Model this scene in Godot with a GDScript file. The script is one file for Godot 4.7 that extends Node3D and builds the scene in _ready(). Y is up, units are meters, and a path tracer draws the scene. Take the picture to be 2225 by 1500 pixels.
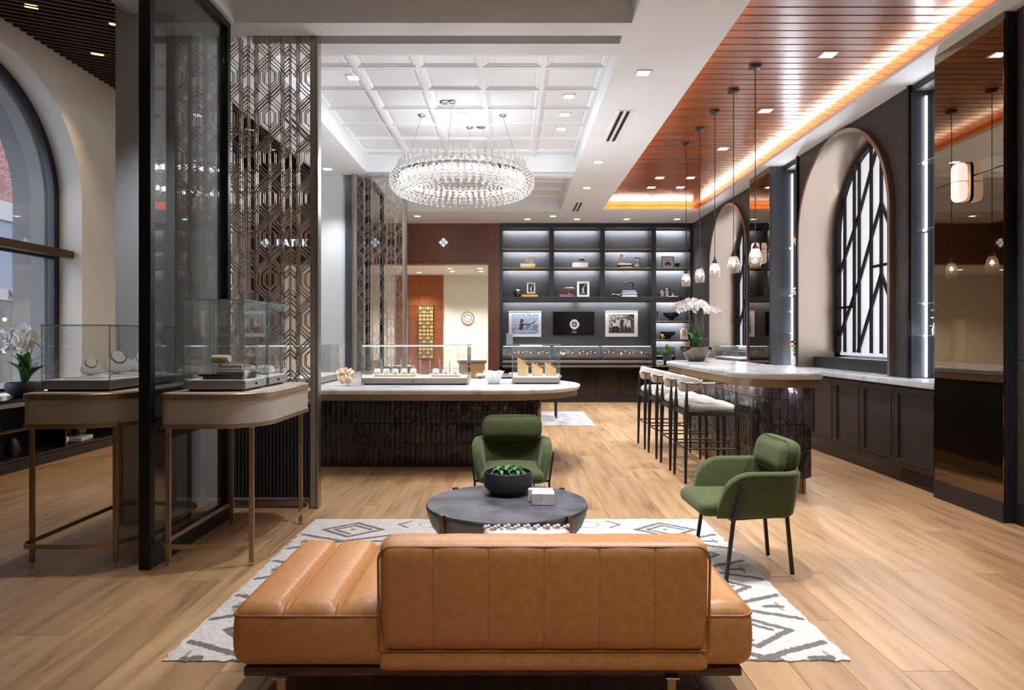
extends Node3D
# The showroom of a jeweller: x to the right, y up, the camera looks along -z. P(x, y, d) is a point d metres in front of the camera's foot.

class G:
	var v := PackedVector3Array()
	var xf := Transform3D()
	func tri(a, b, c):
		v.push_back(a); v.push_back(b); v.push_back(c)
	func quad(a, b, c, d):
		tri(a, b, c); tri(a, c, d)
	# turns the solid begun at index s outwards and moves it by xf
	func close(s):
		var mid := Vector3.ZERO
		var n: int = v.size() - s
		for i in range(s, v.size()):
			mid += v[i]
		mid /= maxf(n, 1)
		var vol := 0.0
		for i in range(s, v.size(), 3):
			vol += (v[i] - mid).dot((v[i + 1] - mid).cross(v[i + 2] - mid))
		if vol > 0.0:
			for i in range(s, v.size(), 3):
				var t := v[i + 1]
				v[i + 1] = v[i + 2]
				v[i + 2] = t
		if xf != Transform3D():
			for i in range(s, v.size()):
				v[i] = xf * v[i]
		return self
	func box(c: Vector3, size: Vector3, b := 0.0):
		var s := v.size()
		var h := size / 2.0
		b = minf(b, minf(h.x, minf(h.y, h.z)) * 0.9)
		if b <= 0.0:
			for ax in 3:
				for sg in [-1.0, 1.0]:
					var n := Vector3.ZERO; n[ax] = sg
					var u := Vector3.ZERO; u[(ax + 1) % 3] = 1
					var w := Vector3.ZERO; w[(ax + 2) % 3] = sg
					quad(c + (n - u - w) * h, c + (n + u - w) * h, c + (n + u + w) * h, c + (n - u + w) * h)
			return close(s)
		for ax in 3:
			var a1 := (ax + 1) % 3
			var a2 := (ax + 2) % 3
			for sg in [-1.0, 1.0]:
				var k := []
				for cc in [[-1, -1], [1, -1], [1, 1], [-1, 1]]:
					var p := Vector3.ZERO
					p[ax] = sg * h[ax]; p[a1] = cc[0] * (h[a1] - b); p[a2] = cc[1] * sg * (h[a2] - b)
					k.push_back(c + p)
				quad(k[0], k[1], k[2], k[3])
			for s1 in [-1.0, 1.0]:
				for s2 in [-1.0, 1.0]:
					var k2 := []
					for cc in [[-1, 0], [1, 0], [1, 1], [-1, 1]]:
						var p := Vector3.ZERO
						p[ax] = cc[0] * s1 * s2 * (h[ax] - b)
						p[a1] = s1 * (h[a1] - (b if cc[1] == 0 else 0.0)); p[a2] = s2 * (h[a2] - (0.0 if cc[1] == 0 else b))
						k2.push_back(c + p)
					quad(k2[0], k2[1], k2[2], k2[3])
		for sx in [-1.0, 1.0]:
			for sy in [-1.0, 1.0]:
				for sz in [-1.0, 1.0]:
					var g := Vector3(sx, sy, sz)
					var a := c + g * Vector3(h.x, h.y - b, h.z - b)
					var e := c + g * Vector3(h.x - b, h.y, h.z - b)
					var f := c + g * Vector3(h.x - b, h.y - b, h.z)
					if sx * sy * sz > 0: tri(a, e, f)
					else: tri(a, f, e)
		return close(s)
	func span(x0, x1, y0, y1, d0, d1, b := 0.0):
		return box(Vector3((x0 + x1) / 2.0, (y0 + y1) / 2.0, -(d0 + d1) / 2.0), Vector3(absf(x1 - x0), absf(y1 - y0), absf(d1 - d0)), b)
	func rings(rr: Array, caps := true):
		var s := v.size()
		var n: int = rr[0].size()
		for i in rr.size() - 1:
			for j in n:
				var k := (j + 1) % n
				quad(rr[i][j], rr[i][k], rr[i + 1][k], rr[i + 1][j])
		if caps:
			for e in [0, rr.size() - 1]:
				var m := Vector3.ZERO
				for p in rr[e]: m += p
				m /= n
				for j in n:
					if e == 0: tri(m, rr[e][(j + 1) % n], rr[e][j])
					else: tri(m, rr[e][j], rr[e][(j + 1) % n])
		return close(s)
	func lathe(prof: Array, seg := 24, c := Vector3.ZERO, sx := 1.0, sz := 1.0):
		var rr := []
		for p in prof:
			var r := []
			for j in seg:
				var t := TAU * j / seg
				r.push_back(c + Vector3(cos(t) * p[0] * sx, p[1], sin(t) * p[0] * sz))
			rr.push_back(r)
		return rings(rr, false)
	func ball(c: Vector3, r, seg := 16, rw := 10):
		var s := v.size()
		var sc: Vector3 = r if r is Vector3 else Vector3(r, r, r)
		var pt = func(i, j):
			var a: float = PI * i / rw
			var t: float = TAU * j / seg
			return c + Vector3(sin(a) * cos(t), cos(a), sin(a) * sin(t)) * sc
		for i in rw:
			for j in seg:
				if i > 0: tri(pt.call(i, j), pt.call(i, j + 1), pt.call(i + 1, j))
				if i < rw - 1: tri(pt.call(i, j + 1), pt.call(i + 1, j + 1), pt.call(i + 1, j))
		return close(s)
	func prism(poly, w0, w1, axis := "y"):
		var s := v.size()
		var pl := PackedVector2Array(poly)
		var at = func(p, w):
			return Vector3(p.x, w, -p.y) if axis == "y" else (Vector3(w, p.y, -p.x) if axis == "x" else Vector3(p.x, p.y, -w))
		var ix := Geometry2D.triangulate_polygon(pl)
		var area := 0.0
		for i in pl.size(): area += pl[i].cross(pl[(i + 1) % pl.size()])
		for i in range(0, ix.size(), 3):
			var a := pl[ix[i]]; var b := pl[ix[i + 1]]; var c := pl[ix[i + 2]]
			if (b - a).cross(c - a) < 0.0:
				var t := b; b = c; c = t
			tri(at.call(a, w0), at.call(c, w0), at.call(b, w0))
			tri(at.call(a, w1), at.call(b, w1), at.call(c, w1))
		for i in pl.size():
			var a := pl[i]; var b := pl[(i + 1) % pl.size()]
			if area < 0.0:
				var t := a; a = b; b = t
			quad(at.call(a, w0), at.call(b, w0), at.call(b, w1), at.call(a, w1))
		return close(s)
	# a plate over a plan (x, d), its edge following prof = [[inset, y], ...]
	func slab(poly, prof: Array):
		var n: int = poly.size()
		var nor := []
		var area := 0.0
		for i in n: area += Vector2(poly[i]).cross(poly[(i + 1) % n])
		for i in n:
			var e0: Vector2 = (poly[i] - poly[(i + n - 1) % n]).normalized()
			var e1: Vector2 = (poly[(i + 1) % n] - poly[i]).normalized()
			var m := (e0.orthogonal() + e1.orthogonal()).normalized()
			m /= maxf(0.4, m.dot(e0.orthogonal()))
			nor.push_back(m if area < 0.0 else -m)
		var s := v.size()
		if prof[0][1] > prof[-1][1]:
			prof = prof.duplicate(); prof.reverse()
		for k in prof.size() - 1:
			for i in n:
				var j := (i + 1) % n
				var q := []
				for c in [[i, k], [j, k], [j, k + 1], [i, k + 1]]:
					var p: Vector2 = poly[c[0]] + nor[c[0]] * prof[c[1]][0]
					q.push_back(Vector3(p.x, prof[c[1]][1], -p.y))
				if area > 0.0: quad(q[0], q[1], q[2], q[3])
				else: quad(q[0], q[3], q[2], q[1])
		for k in [0, prof.size() - 1]:
			var pl := PackedVector2Array()
			for i in n: pl.push_back(poly[i] + nor[i] * prof[k][0])
			var ix := Geometry2D.triangulate_polygon(pl)
			for i in range(0, ix.size(), 3):
				var a := pl[ix[i]]; var b := pl[ix[i + 1]]; var c := pl[ix[i + 2]]
				var pa := Vector3(a.x, prof[k][1], -a.y); var pb := Vector3(b.x, prof[k][1], -b.y); var pc := Vector3(c.x, prof[k][1], -c.y)
				var up := (pb - pa).cross(pc - pa).y > 0.0
				if up == (k != 0): tri(pa, pb, pc)
				else: tri(pa, pc, pb)
		return close(s)
	func tube(pts: Array, r, seg := 8, loop := false):
		var rr := []
		var n := pts.size()
		var nx := Vector3.ZERO
		for i in n:
			var a: Vector3 = pts[(i + n - 1) % n] if (loop or i > 0) else pts[i]
			var b: Vector3 = pts[(i + 1) % n] if (loop or i < n - 1) else pts[i]
			var t := (b - a).normalized()
			if nx == Vector3.ZERO:
				nx = t.cross(Vector3.UP if absf(t.y) < 0.9 else Vector3.RIGHT).normalized()
			nx = (nx - t * nx.dot(t)).normalized()
			var ny := t.cross(nx)
			var k: float = r if not r is Array else r[i]
			var ring := []
			for j in seg:
				var w := TAU * (j + 0.5) / seg
				ring.push_back(pts[i] + (nx * cos(w) + ny * sin(w)) * k)
			rr.push_back(ring)
		if loop: rr.push_back(rr[0])
		return rings(rr, not loop)
	# a bar of rectangular section w x h from a to b
	func bar(a: Vector3, b: Vector3, w, h, side := Vector3.ZERO):
		var t := (b - a).normalized()
		var x := side if side != Vector3.ZERO else (t.cross(Vector3.UP) if absf(t.y) < 0.95 else Vector3.RIGHT)
		x = (x - t * x.dot(t)).normalized()
		var y := t.cross(x)
		var rr := []
		for p in [a, b]:
			rr.push_back([p + x * w / 2 + y * h / 2, p - x * w / 2 + y * h / 2, p - x * w / 2 - y * h / 2, p + x * w / 2 - y * h / 2])
		return rings(rr)
	# rounded box; bend(p, u) may move each point (u: place on the unit cube)
	func rbox(c: Vector3, size: Vector3, r, nx := 6, ny := 6, nz := 6, bend = null):
		var s := v.size()
		var h := size / 2.0
		var rad: Vector3 = r if r is Vector3 else Vector3(r, r, r)
		rad = rad.min(h * 0.999)
		var inner := h - rad
		var cnt := [nx, ny, nz]
		var warp = func(t): return sin(t * PI / 2.0) * 0.55 + t * 0.45
		for ax in 3:
			var a1 := (ax + 1) % 3
			var a2 := (ax + 2) % 3
			for sg in [-1.0, 1.0]:
				var grid := []
				for i in cnt[a1] + 1:
					var row := []
					for j in cnt[a2] + 1:
						var u := Vector3.ZERO
						u[ax] = sg; u[a1] = warp.call(2.0 * i / cnt[a1] - 1.0); u[a2] = warp.call(2.0 * j / cnt[a2] - 1.0)
						var p := u * h
						var q := p.clamp(-inner, inner)
						var d := (p - q) / rad
						if d.length() > 1e-6: d = d.normalized()
						p = q + d * rad
						if bend != null: p = bend.call(p, u)
						row.push_back(p + c)
					grid.push_back(row)
				for i in cnt[a1]:
					for j in cnt[a2]:
						if sg > 0: quad(grid[i][j], grid[i + 1][j], grid[i + 1][j + 1], grid[i][j + 1])
						else: quad(grid[i][j], grid[i][j + 1], grid[i + 1][j + 1], grid[i + 1][j])
		return close(s)
	func done(th := 0.72) -> ArrayMesh:
		var n := v.size() / 3
		var fn := PackedVector3Array(); fn.resize(n)
		var at := {}
		var keys := []; keys.resize(v.size())
		for f in n:
			fn[f] = (v[3 * f + 2] - v[3 * f]).cross(v[3 * f + 1] - v[3 * f])
			for k in 3:
				var key := Vector3i((v[3 * f + k] * 8000.0).round())
				keys[3 * f + k] = key
				if at.has(key): at[key].push_back(f)
				else: at[key] = [f]
		var un := PackedVector3Array(); un.resize(n)
		for f in n: un[f] = fn[f].normalized()
		var nn := PackedVector3Array(); nn.resize(v.size())
		for i in v.size():
			var me := un[i / 3]
			var sum := Vector3.ZERO
			for f in at[keys[i]]:
				if un[f].dot(me) > th: sum += fn[f]
			nn[i] = sum.normalized() if sum.length_squared() > 1e-24 else me
		var arr := []; arr.resize(Mesh.ARRAY_MAX)
		arr[Mesh.ARRAY_VERTEX] = v
		arr[Mesh.ARRAY_NORMAL] = nn
		var m := ArrayMesh.new()
		m.add_surface_from_arrays(Mesh.PRIMITIVE_TRIANGLES, arr)
		return m

var M = {}
var used = {}
var rng = RandomNumberGenerator.new()
var boxes = {}

func P(x, y, d): return Vector3(x, y, -d)
func V2(x, y): return Vector2(x, y)
func rn(a, b): return rng.randf_range(a, b)

func numbered(s: String) -> String:
	var n: int = used.get(s, 0)
	used[s] = n + 1
	return s if n == 0 else "%s_%03d" % [s, n]

func tag(o, label, category, group = ""):
	o.set_meta("label", label)
	o.set_meta("category", category)
	if group != "": o.set_meta("group", group)
	return o

func thing(called, label, category, at = Vector3.ZERO, turn = 0.0, group = ""):
	var o = Node3D.new()
	o.name = numbered(called)
	add_child(o)
	o.position = at
	o.rotation.y = turn
	return tag(o, label, category, group)

func part(parent, called, mesh, m, at = Vector3.ZERO, rot = Vector3.ZERO):
	var o = MeshInstance3D.new()
	o.name = called
	o.mesh = mesh
	o.material_override = M[m] if m is String else m
	parent.add_child(o, true)
	o.position = at
	o.rotation = rot
	return o

# a thing that is a single mesh
func single(called, label, category, mesh, m, at = Vector3.ZERO, turn = 0.0, group = ""):
	var o = part(self, numbered(called), mesh, m, at, Vector3(0, turn, 0))
	return tag(o, label, category, group)

func struct(called, mesh, m, label = ""):
	var o
	if mesh == null:
		o = Node3D.new()
		o.name = called
		add_child(o)
	else:
		o = part(self, called, mesh, m)
	o.set_meta("kind", "structure")
	if label != "": o.set_meta("label", label)
	return o

func copy(o, label = "", at = null, turn = null):
	var c = o.duplicate()
	c.name = numbered(o.name)
	add_child(c)
	if label != "": c.set_meta("label", label)
	if at != null: c.position = at
	if turn != null: c.rotation.y = turn
	return c

func bx(x, y, z, b = 0.004):
	var k = "%.4f %.4f %.4f %.4f" % [x, y, z, b]
	if not boxes.has(k):
		boxes[k] = G.new().box(Vector3.ZERO, Vector3(x, y, z), b).done(0.9)
	return boxes[k]

# a box from corner to corner as a part
func bpart(parent, called, m, x0, x1, y0, y1, d0, d1, b = 0.004):
	return part(parent, called, bx(absf(x1 - x0), absf(y1 - y0), absf(d1 - d0), b), m, P((x0 + x1) / 2.0, (y0 + y1) / 2.0, (d0 + d1) / 2.0))

func rpoly(pts: Array, radii: Array, seg := 8) -> Array:
	var out = []
	var n = pts.size()
	for i in n:
		var p: Vector2 = pts[i]
		var r: float = radii[i]
		if r <= 0.0:
			out.push_back(p); continue
		var a: Vector2 = (pts[(i + n - 1) % n] - p).normalized()
		var b: Vector2 = (pts[(i + 1) % n] - p).normalized()
		var half = acos(clampf(a.dot(b), -1, 1)) / 2.0
		var t = r / tan(half)
		var c = p + (a + b).normalized() * (r / sin(half))
		var s = (p + a * t - c).angle()
		var e = (p + b * t - c).angle()
		var da = wrapf(e - s, -PI, PI)
		for k in seg + 1:
			out.push_back(c + Vector2.from_angle(s + da * k / seg) * r)
	return out

# flat picture (w x h, facing +z) with its own texture
func picture(w, h) -> ArrayMesh:
	var st = SurfaceTool.new()
	st.begin(Mesh.PRIMITIVE_TRIANGLES)
	for c in [[-1, 1], [1, 1], [1, -1], [-1, 1], [1, -1], [-1, -1]]:
		st.set_normal(Vector3(0, 0, 1))
		st.set_uv(Vector2((c[0] + 1) / 2.0, (1 - c[1]) / 2.0))
		st.add_vertex(Vector3(c[0] * w / 2.0, c[1] * h / 2.0, 0))
	return st.commit()

func hex(c): return Color.html(c)

func mat(called, color, rough = 0.6, metal = 0.0, more = {}):
	var m = StandardMaterial3D.new()
	m.resource_name = called
	m.albedo_color = Color.html(color) if color is String else color
	m.roughness = rough
	m.metallic = metal
	for k in more:
		m.set(k, more[k])
	M[called] = m
	return m

func tri_tex(m, tex, scale, bump = 0.0, btex = null, world = false):
	m.uv1_triplanar = true
	m.uv1_world_triplanar = world
	m.uv1_scale = scale if scale is Vector3 else Vector3(scale, scale, scale)
	m.uv1_triplanar_sharpness = 4.0
	if tex: m.albedo_texture = tex
	if bump != 0.0:
		m.heightmap_enabled = true
		m.heightmap_scale = bump
		m.heightmap_texture = btex if btex else tex
	return m

func noise_tex(freq, colors, offs, size = 512, kind = FastNoiseLite.TYPE_SIMPLEX_SMOOTH, oct = 4, sd = 1, warp = 0.0):
	var n = FastNoiseLite.new()
	n.noise_type = kind
	n.frequency = freq
	n.fractal_octaves = oct
	n.seed = sd
	if warp > 0.0:
		n.domain_warp_enabled = true
		n.domain_warp_amplitude = warp
		n.domain_warp_frequency = freq * 0.7
	var t = NoiseTexture2D.new()
	t.width = size; t.height = size
	t.seamless = true
	t.noise = n
	var g = Gradient.new()
	g.offsets = PackedFloat32Array(offs)
	var cc = PackedColorArray()
	for c in colors: cc.push_back(Color(c, c, c) if not (c is Color or c is String) else (Color.html(c) if c is String else c))
	g.colors = cc
	t.color_ramp = g
	return t

func glow(called, color, energy):
	return mat(called, color, 0.5, 0.0, {"emission_enabled": true, "emission": Color.html(color), "emission_energy_multiplier": energy})

func glass(called, color, alpha):
	var c = Color.html(color); c.a = alpha
	return mat(called, c, 0.02, 0.0, {"transparency": BaseMaterial3D.TRANSPARENCY_ALPHA})

func spot(parent, called, at, towards, energy, angle, color = "fff1dd", size = 0.05, blend = 0.7):
	var l = SpotLight3D.new()
	l.name = called
	l.light_color = Color.html(color); l.light_energy = energy; l.spot_angle = angle; l.spot_angle_attenuation = blend
	l.light_size = size; l.spot_range = 30.0; l.spot_attenuation = 2.0; l.shadow_enabled = true
	parent.add_child(l, true)
	var dir: Vector3 = towards.normalized()
	l.transform = Transform3D(Basis.looking_at(dir, Vector3.UP if absf(dir.y) < 0.9 else Vector3.FORWARD), at)
	return l

func omni(parent, called, at, energy, color = "fff1dd", size = 0.03):
	var l = OmniLight3D.new()
	l.name = called
	l.light_color = Color.html(color); l.light_energy = energy
	l.light_size = size; l.omni_range = 30.0; l.omni_attenuation = 2.0; l.shadow_enabled = true
	parent.add_child(l, true)
	l.position = at
	return l

func area(parent, called, at, towards, w, h, energy, color = "f2f6ff", up = Vector3.UP):
	var l = AreaLight3D.new()
	l.name = called
	l.light_color = Color.html(color); l.light_energy = energy
	l.area_size = Vector2(w, h); l.area_range = 30.0; l.shadow_enabled = true
	parent.add_child(l, true)
	var dir: Vector3 = towards.normalized()
	l.transform = Transform3D(Basis.looking_at(dir, up if absf(dir.dot(up)) < 0.95 else Vector3.FORWARD), at)
	return l

# brushes for the pictures that are print (rug dye, posters, screen)
func dot(im: Image, x, y, r, c):
	for j in range(maxi(0, int(y - r)), mini(im.get_height(), int(y + r) + 1)):
		for i in range(maxi(0, int(x - r)), mini(im.get_width(), int(x + r) + 1)):
			if Vector2(i - x, j - y).length() <= r: im.set_pixel(i, j, c)
func oval(im: Image, x, y, rx, ry, c):
	for j in range(maxi(0, int(y - ry)), mini(im.get_height(), int(y + ry) + 1)):
		for i in range(maxi(0, int(x - rx)), mini(im.get_width(), int(x + rx) + 1)):
			if Vector2((i - x) / rx, (j - y) / ry).length() <= 1.0: im.set_pixel(i, j, c)
func stroke(im: Image, a: Vector2, b: Vector2, w, c, skip = 0.0, wob = 0.0):
	var n = int(a.distance_to(b) / maxf(1.0, w * 0.5)) + 1
	for i in n + 1:
		if rng.randf() < skip: continue
		var p = a.lerp(b, float(i) / n) + Vector2(rn(-wob, wob), rn(-wob, wob))
		dot(im, p.x, p.y, w * rn(0.75, 1.1), c)
func tex_of(im: Image): return ImageTexture.create_from_image(im)

const EYE := 1.37
const CEIL := 3.77
const COFFER := 4.01
const WOODCEIL := 3.92
const SLATCEIL := 4.8
const BACK := 14.35
const WALLX := 3.8

func _ready():
	rng.seed = 7
	var cam = Camera3D.new()
	cam.name = "camera"
	add_child(cam)
	cam.position = Vector3(0, EYE, 0)
	cam.near = 0.05; cam.far = 120.0
	cam.projection = Camera3D.PROJECTION_FRUSTUM
	cam.size = 1500.0 / 1483.0 * 0.05
	cam.frustum_offset = Vector2(0, -17.0 / 1483.0 * 0.05)
	cam.current = true
	var env = Environment.new()
	env.background_mode = Environment.BG_COLOR
	env.background_color = Color.html("c4d3ee")
	env.background_energy_multiplier = 6.0
	env.tonemap_mode = Environment.TONE_MAPPER_LINEAR
	env.tonemap_exposure = 0.84
	env.sdfgi_enabled = true; env.ssao_enabled = true; env.ssil_enabled = true
	var we = WorldEnvironment.new()
	we.name = "surroundings"
	we.environment = env
	add_child(we)
	materials()
	shell()
	ceilings()
	right_wall()
	back_wall()
	left_side()
	downlights()
	lounge()
	island()
	bar()
	chandelier()
	pendants()
	screens()
	tables_left()
	shelves()
	boutique()
	small_things()

func materials():
	var grain = noise_tex(0.02, [0.62, 0.86, 1.0], [0.15, 0.5, 0.85], 512, FastNoiseLite.TYPE_SIMPLEX_SMOOTH, 5, 3)
	var soft = noise_tex(0.02, [0.9, 1.0], [0.2, 0.8], 256, FastNoiseLite.TYPE_SIMPLEX_SMOOTH, 4, 6)
	var fine = noise_tex(0.25, [0.75, 1.0], [0.2, 0.8], 256, FastNoiseLite.TYPE_SIMPLEX_SMOOTH, 3, 5)
	var blotch = noise_tex(0.012, [0.8, 1.0], [0.25, 0.75], 512, FastNoiseLite.TYPE_SIMPLEX_SMOOTH, 4, 9)
	var cells = noise_tex(0.09, [1.0, 0.55, 0.3], [0.0, 0.5, 1.0], 512, FastNoiseLite.TYPE_CELLULAR, 2, 4)
	var knots = noise_tex(0.011, ["a59a90", "dcd5cd", "f2eee8", "fffdfa"], [0.02, 0.2, 0.5, 0.9], 512, FastNoiseLite.TYPE_SIMPLEX_SMOOTH, 5, 21, 25.0)
	var tones = ["ad8a62", "b39066", "a4805a", "b8946a", "aa865f", "b08b60"]
	for k in tones.size():
		var m = mat("oak_%d" % k, tones[k], 0.42)
		tri_tex(m, knots, Vector3(1.7, 1.0, 0.16))
		m.uv1_offset = Vector3(k * 0.37, 0, k * 0.61)
	mat("subfloor", "3a2f26", 0.8)
	mat("ceiling_white", "e0e4e7", 0.8)
	mat("plaster", "c9c3b8", 0.85)
	mat("plaster_cool", "c6c9c8", 0.85)
	mat("taupe", "8a827a", 0.7)
	for k in 3:
		var m = mat("mahogany_%d" % k, ["86471f", "8c4b22", "7f431d"][k], 0.26)
		tri_tex(m, soft, Vector3(0.4, 1.0, 4.0))
		m.uv1_offset = Vector3(k * 0.3, 0, k * 0.4)
	mat("slat_wood", "3c2219", 0.5)
	tri_tex(M.slat_wood, grain, Vector3(1.0, 4.0, 4.0))
	mat("dark_oak", "3a3532", 0.5)
	tri_tex(M.dark_oak, grain, Vector3(9.0, 0.6, 9.0))
	mat("reeded", "4a4440", 0.5)
	tri_tex(M.reeded, grain, Vector3(7.0, 0.5, 7.0))
	mat("reeded_black", "2a2725", 0.55)
	mat("black_lacquer", "232428", 0.35)
	mat("shelf_lacquer", "454648", 0.45)
	mat("gloss_black", "15130f", 0.12)
	mat("black_metal", "17171a", 0.4, 0.3)
	mat("stool_black", "1c1b1a", 0.45)
	mat("grey_metal", "6e7175", 0.35, 0.8)
	mat("grey_panel", "5c6066", 0.4, 0.3)
	mat("steel", "a9a7a4", 0.28, 1.0)
	mat("screen_metal", "a39a8e", 0.36, 0.6)
	mat("brass", "bfa486", 0.4, 0.85)
	tri_tex(M.brass, fine, Vector3(1.0, 8.0, 1.0))
	mat("brass_liner", "a08d7d", 0.3, 0.85)
	mat("brass_dark", "8d7250", 0.32, 1.0)
	mat("champagne", "a0968a", 0.38, 0.7)
	mat("gold", "d8b060", 0.2, 1.0)
	mat("bronze", "6e5a44", 0.3, 1.0)
	mat("chrome", "d8d8d8", 0.08, 1.0)
	mat("mirror", "8a7a68", 0.015, 1.0)
	var marble = noise_tex(0.006, ["9a9c9e", "d6d7d8", "f0f1f1", "ffffff"], [0.0, 0.16, 0.3, 0.8], 1024, FastNoiseLite.TYPE_SIMPLEX_SMOOTH, 6, 12, 60.0)
	mat("marble", "eceded", 0.12)
	tri_tex(M.marble, marble, 0.5)
	mat("marble_grey", "cfd0d0", 0.14)
	tri_tex(M.marble_grey, marble, 0.8)
	var onyx = noise_tex(0.02, ["b98a55", "e3c79c", "f3e8d6", "fbf6ec"], [0.1, 0.35, 0.6, 0.9], 256, FastNoiseLite.TYPE_SIMPLEX_SMOOTH, 4, 31, 20.0)
	mat("onyx", "f4ead8", 0.25)
	tri_tex(M.onyx, onyx, 4.0)
	mat("stone_pale", "e6e3dc", 0.4)
	tri_tex(M.stone_pale, marble, 2.0)
	for k in 4:
		var m = mat("glazed_%d" % k, ["322b2a", "2b2525", "383030", "26211f"][k], 0.14)
		tri_tex(m, blotch, Vector3(3, 1.2, 3), 0.35, noise_tex(0.02, [0.0, 1.0], [0.2, 0.8], 256, FastNoiseLite.TYPE_SIMPLEX_SMOOTH, 3, 40) if k == 0 else M.glazed_0.heightmap_texture)
		m.uv1_offset = Vector3(k * 0.23, k * 0.41, k * 0.17)
	var hide = noise_tex(0.02, ["eee9e4", "f7f4f0", "ffffff"], [0.2, 0.5, 0.85], 512, FastNoiseLite.TYPE_SIMPLEX_SMOOTH, 5, 17)
	mat("leather", "bd854e", 0.4)
	tri_tex(M.leather, hide, 2.2, 0.06, cells)
	M.leather.metallic_specular = 0.45
	mat("leather_seam", "9a6236", 0.5)
	mat("walnut", "5a3522", 0.4)
	tri_tex(M.walnut, grain, Vector3(0.6, 6, 6))
	mat("velvet", "465022", 0.85, 0.0, {"rim_enabled": true, "rim": 1.0, "rim_tint": 0.6})
	tri_tex(M.velvet, noise_tex(0.03, [0.93, 1.0], [0.3, 0.7], 256, FastNoiseLite.TYPE_SIMPLEX_SMOOTH, 3, 8), 3.0, 0.02, fine)
	mat("boucle", "c8c2b5", 0.9, 0.0, {"rim_enabled": true, "rim": 0.3, "rim_tint": 0.4})
	tri_tex(M.boucle, fine, 6.0, 0.12, cells)
	mat("wool", "efeae0", 0.95)
	tri_tex(M.wool, fine, 6.0, 0.2, cells)
	var weave = Image.create(128, 128, false, Image.FORMAT_RGB8)
	for j in 128:
		for i in 128:
			var t: float = 0.86 + 0.14 * (0.5 + 0.25 * sin(i * TAU / 4.0) + 0.25 * sin(j * TAU / 4.0)) - 0.12 * rng.randf() * float(rng.randf() < 0.4)
			weave.set_pixel(i, j, Color(t, t, t))
	mat("linen", "c6baa6", 0.85)
	tri_tex(M.linen, tex_of(weave), 3.0, 0.06)
	mat("suede", "cfc8ba", 0.9)
	mat("concrete_dark", "54555a", 0.5)
	tri_tex(M.concrete_dark, noise_tex(0.01, [0.6, 0.85, 1.0], [0.2, 0.5, 0.8], 512, FastNoiseLite.TYPE_SIMPLEX_SMOOTH, 6, 51, 30.0), 0.9, 0.04)
	mat("concrete_side", "6a6866", 0.6)
	mat("charcoal_pot", "2c2b2d", 0.55)
	mat("soil", "2a2522", 0.9)
	mat("stone_dark", "3c3a38", 0.6)
	mat("leaf", "3a6f30", 0.5, 0.0, {"backlight_enabled": true, "backlight": Color(0.12, 0.3, 0.06)})
	mat("leaf_bright", "5f9a3a", 0.5, 0.0, {"backlight_enabled": true, "backlight": Color(0.2, 0.4, 0.08)})
	mat("leaf_dark", "2c4f2a", 0.35)
	mat("stem", "5f7040", 0.6)
	mat("petal", "f4f2f2", 0.6, 0.0, {"backlight_enabled": true, "backlight": Color(0.5, 0.5, 0.5)})
	mat("petal_heart", "d8c070", 0.6)
	mat("paper", "f2f2f0", 0.7)
	mat("book_orange", "e39a2d", 0.6); mat("book_red", "b83a45", 0.6); mat("book_blue", "56699a", 0.6); mat("book_grey", "8c98a2", 0.6)
	mat("book_cream", "e0d6c0", 0.6); mat("book_yellow", "e8c95c", 0.6); mat("book_black", "2a2a2c", 0.5)
	mat("ceramic_white", "ececec", 0.3)
	mat("ceramic_black", "1d1c1d", 0.4)
	mat("oak_pale", "d2b183", 0.5)
	tri_tex(M.oak_pale, soft, Vector3(6, 1, 6))
	mat("tray_white", "edeae4", 0.7)
	for k in 3:
		var m = mat("wood_panel_%d" % k, ["7c4a2e", "824e31", "76452b"][k], 0.38)
		tri_tex(m, grain, Vector3(7.0, 0.35, 7.0))
		m.uv1_offset = Vector3(k * 0.31, 0, 0)
	mat("wood_red", "9a5530", 0.45)
	tri_tex(M.wood_red, grain, Vector3(7.0, 0.3, 7.0))
	mat("wood_orange", "b4672f", 0.45)
	tri_tex(M.wood_orange, grain, Vector3(7.0, 0.3, 7.0))
	mat("cream", "e6e3da", 0.8)
	mat("brick_a", "8f6058", 0.85); mat("brick_b", "7f5049", 0.85); mat("mortar", "8f7f78", 0.9)
	mat("limestone", "8e8880", 0.8)
	mat("street", "5a5a5c", 0.9)
	mat("trim_stone", "55534f", 0.7)
	mat("shop_dark", "24201f", 0.5)
	mat("velvet_red", "7c2030", 0.8)
	mat("smoke_glass", Color(0.3, 0.28, 0.25, 0.34), 0.04, 0.0, {"transparency": BaseMaterial3D.TRANSPARENCY_ALPHA})
	mat("pane_tinted_light", Color(0.6, 0.61, 0.63, 0.06), 0.04, 0.0, {"transparency": BaseMaterial3D.TRANSPARENCY_ALPHA})
	glass("pane", "e8f4f0", 0.03)
	glass("pane_case", "d8ecea", 0.012)
	glass("pane_tinted", "1f2423", 0.42)
	mat("glass_edge", "7fb5ad", 0.1, 0.0, {"transparency": BaseMaterial3D.TRANSPARENCY_ALPHA})
	M.glass_edge.albedo_color.a = 0.35
	mat("crystal", Color(1, 1, 1, 0.0), 0.0, 0.0, {"refraction_enabled": true, "refraction_scale": 0.05})
	mat("acrylic", Color(0.95, 0.97, 1.0, 0.12), 0.05, 0.0, {"transparency": BaseMaterial3D.TRANSPARENCY_ALPHA})
	glow("downlight_glow", "fffaf0", 9.0)
	glow("led_cool", "eef4ff", 5.0)
	glow("led_case", "f4f8ff", 4.0)
	glow("led_warm", "fff0dc", 14.0)
	glow("bulb", "fff4e8", 4.0)
	glow("alabaster_glow", "ffeadf", 1.0)
	glow("chandelier_light", "fffaf2", 26.0)
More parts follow.
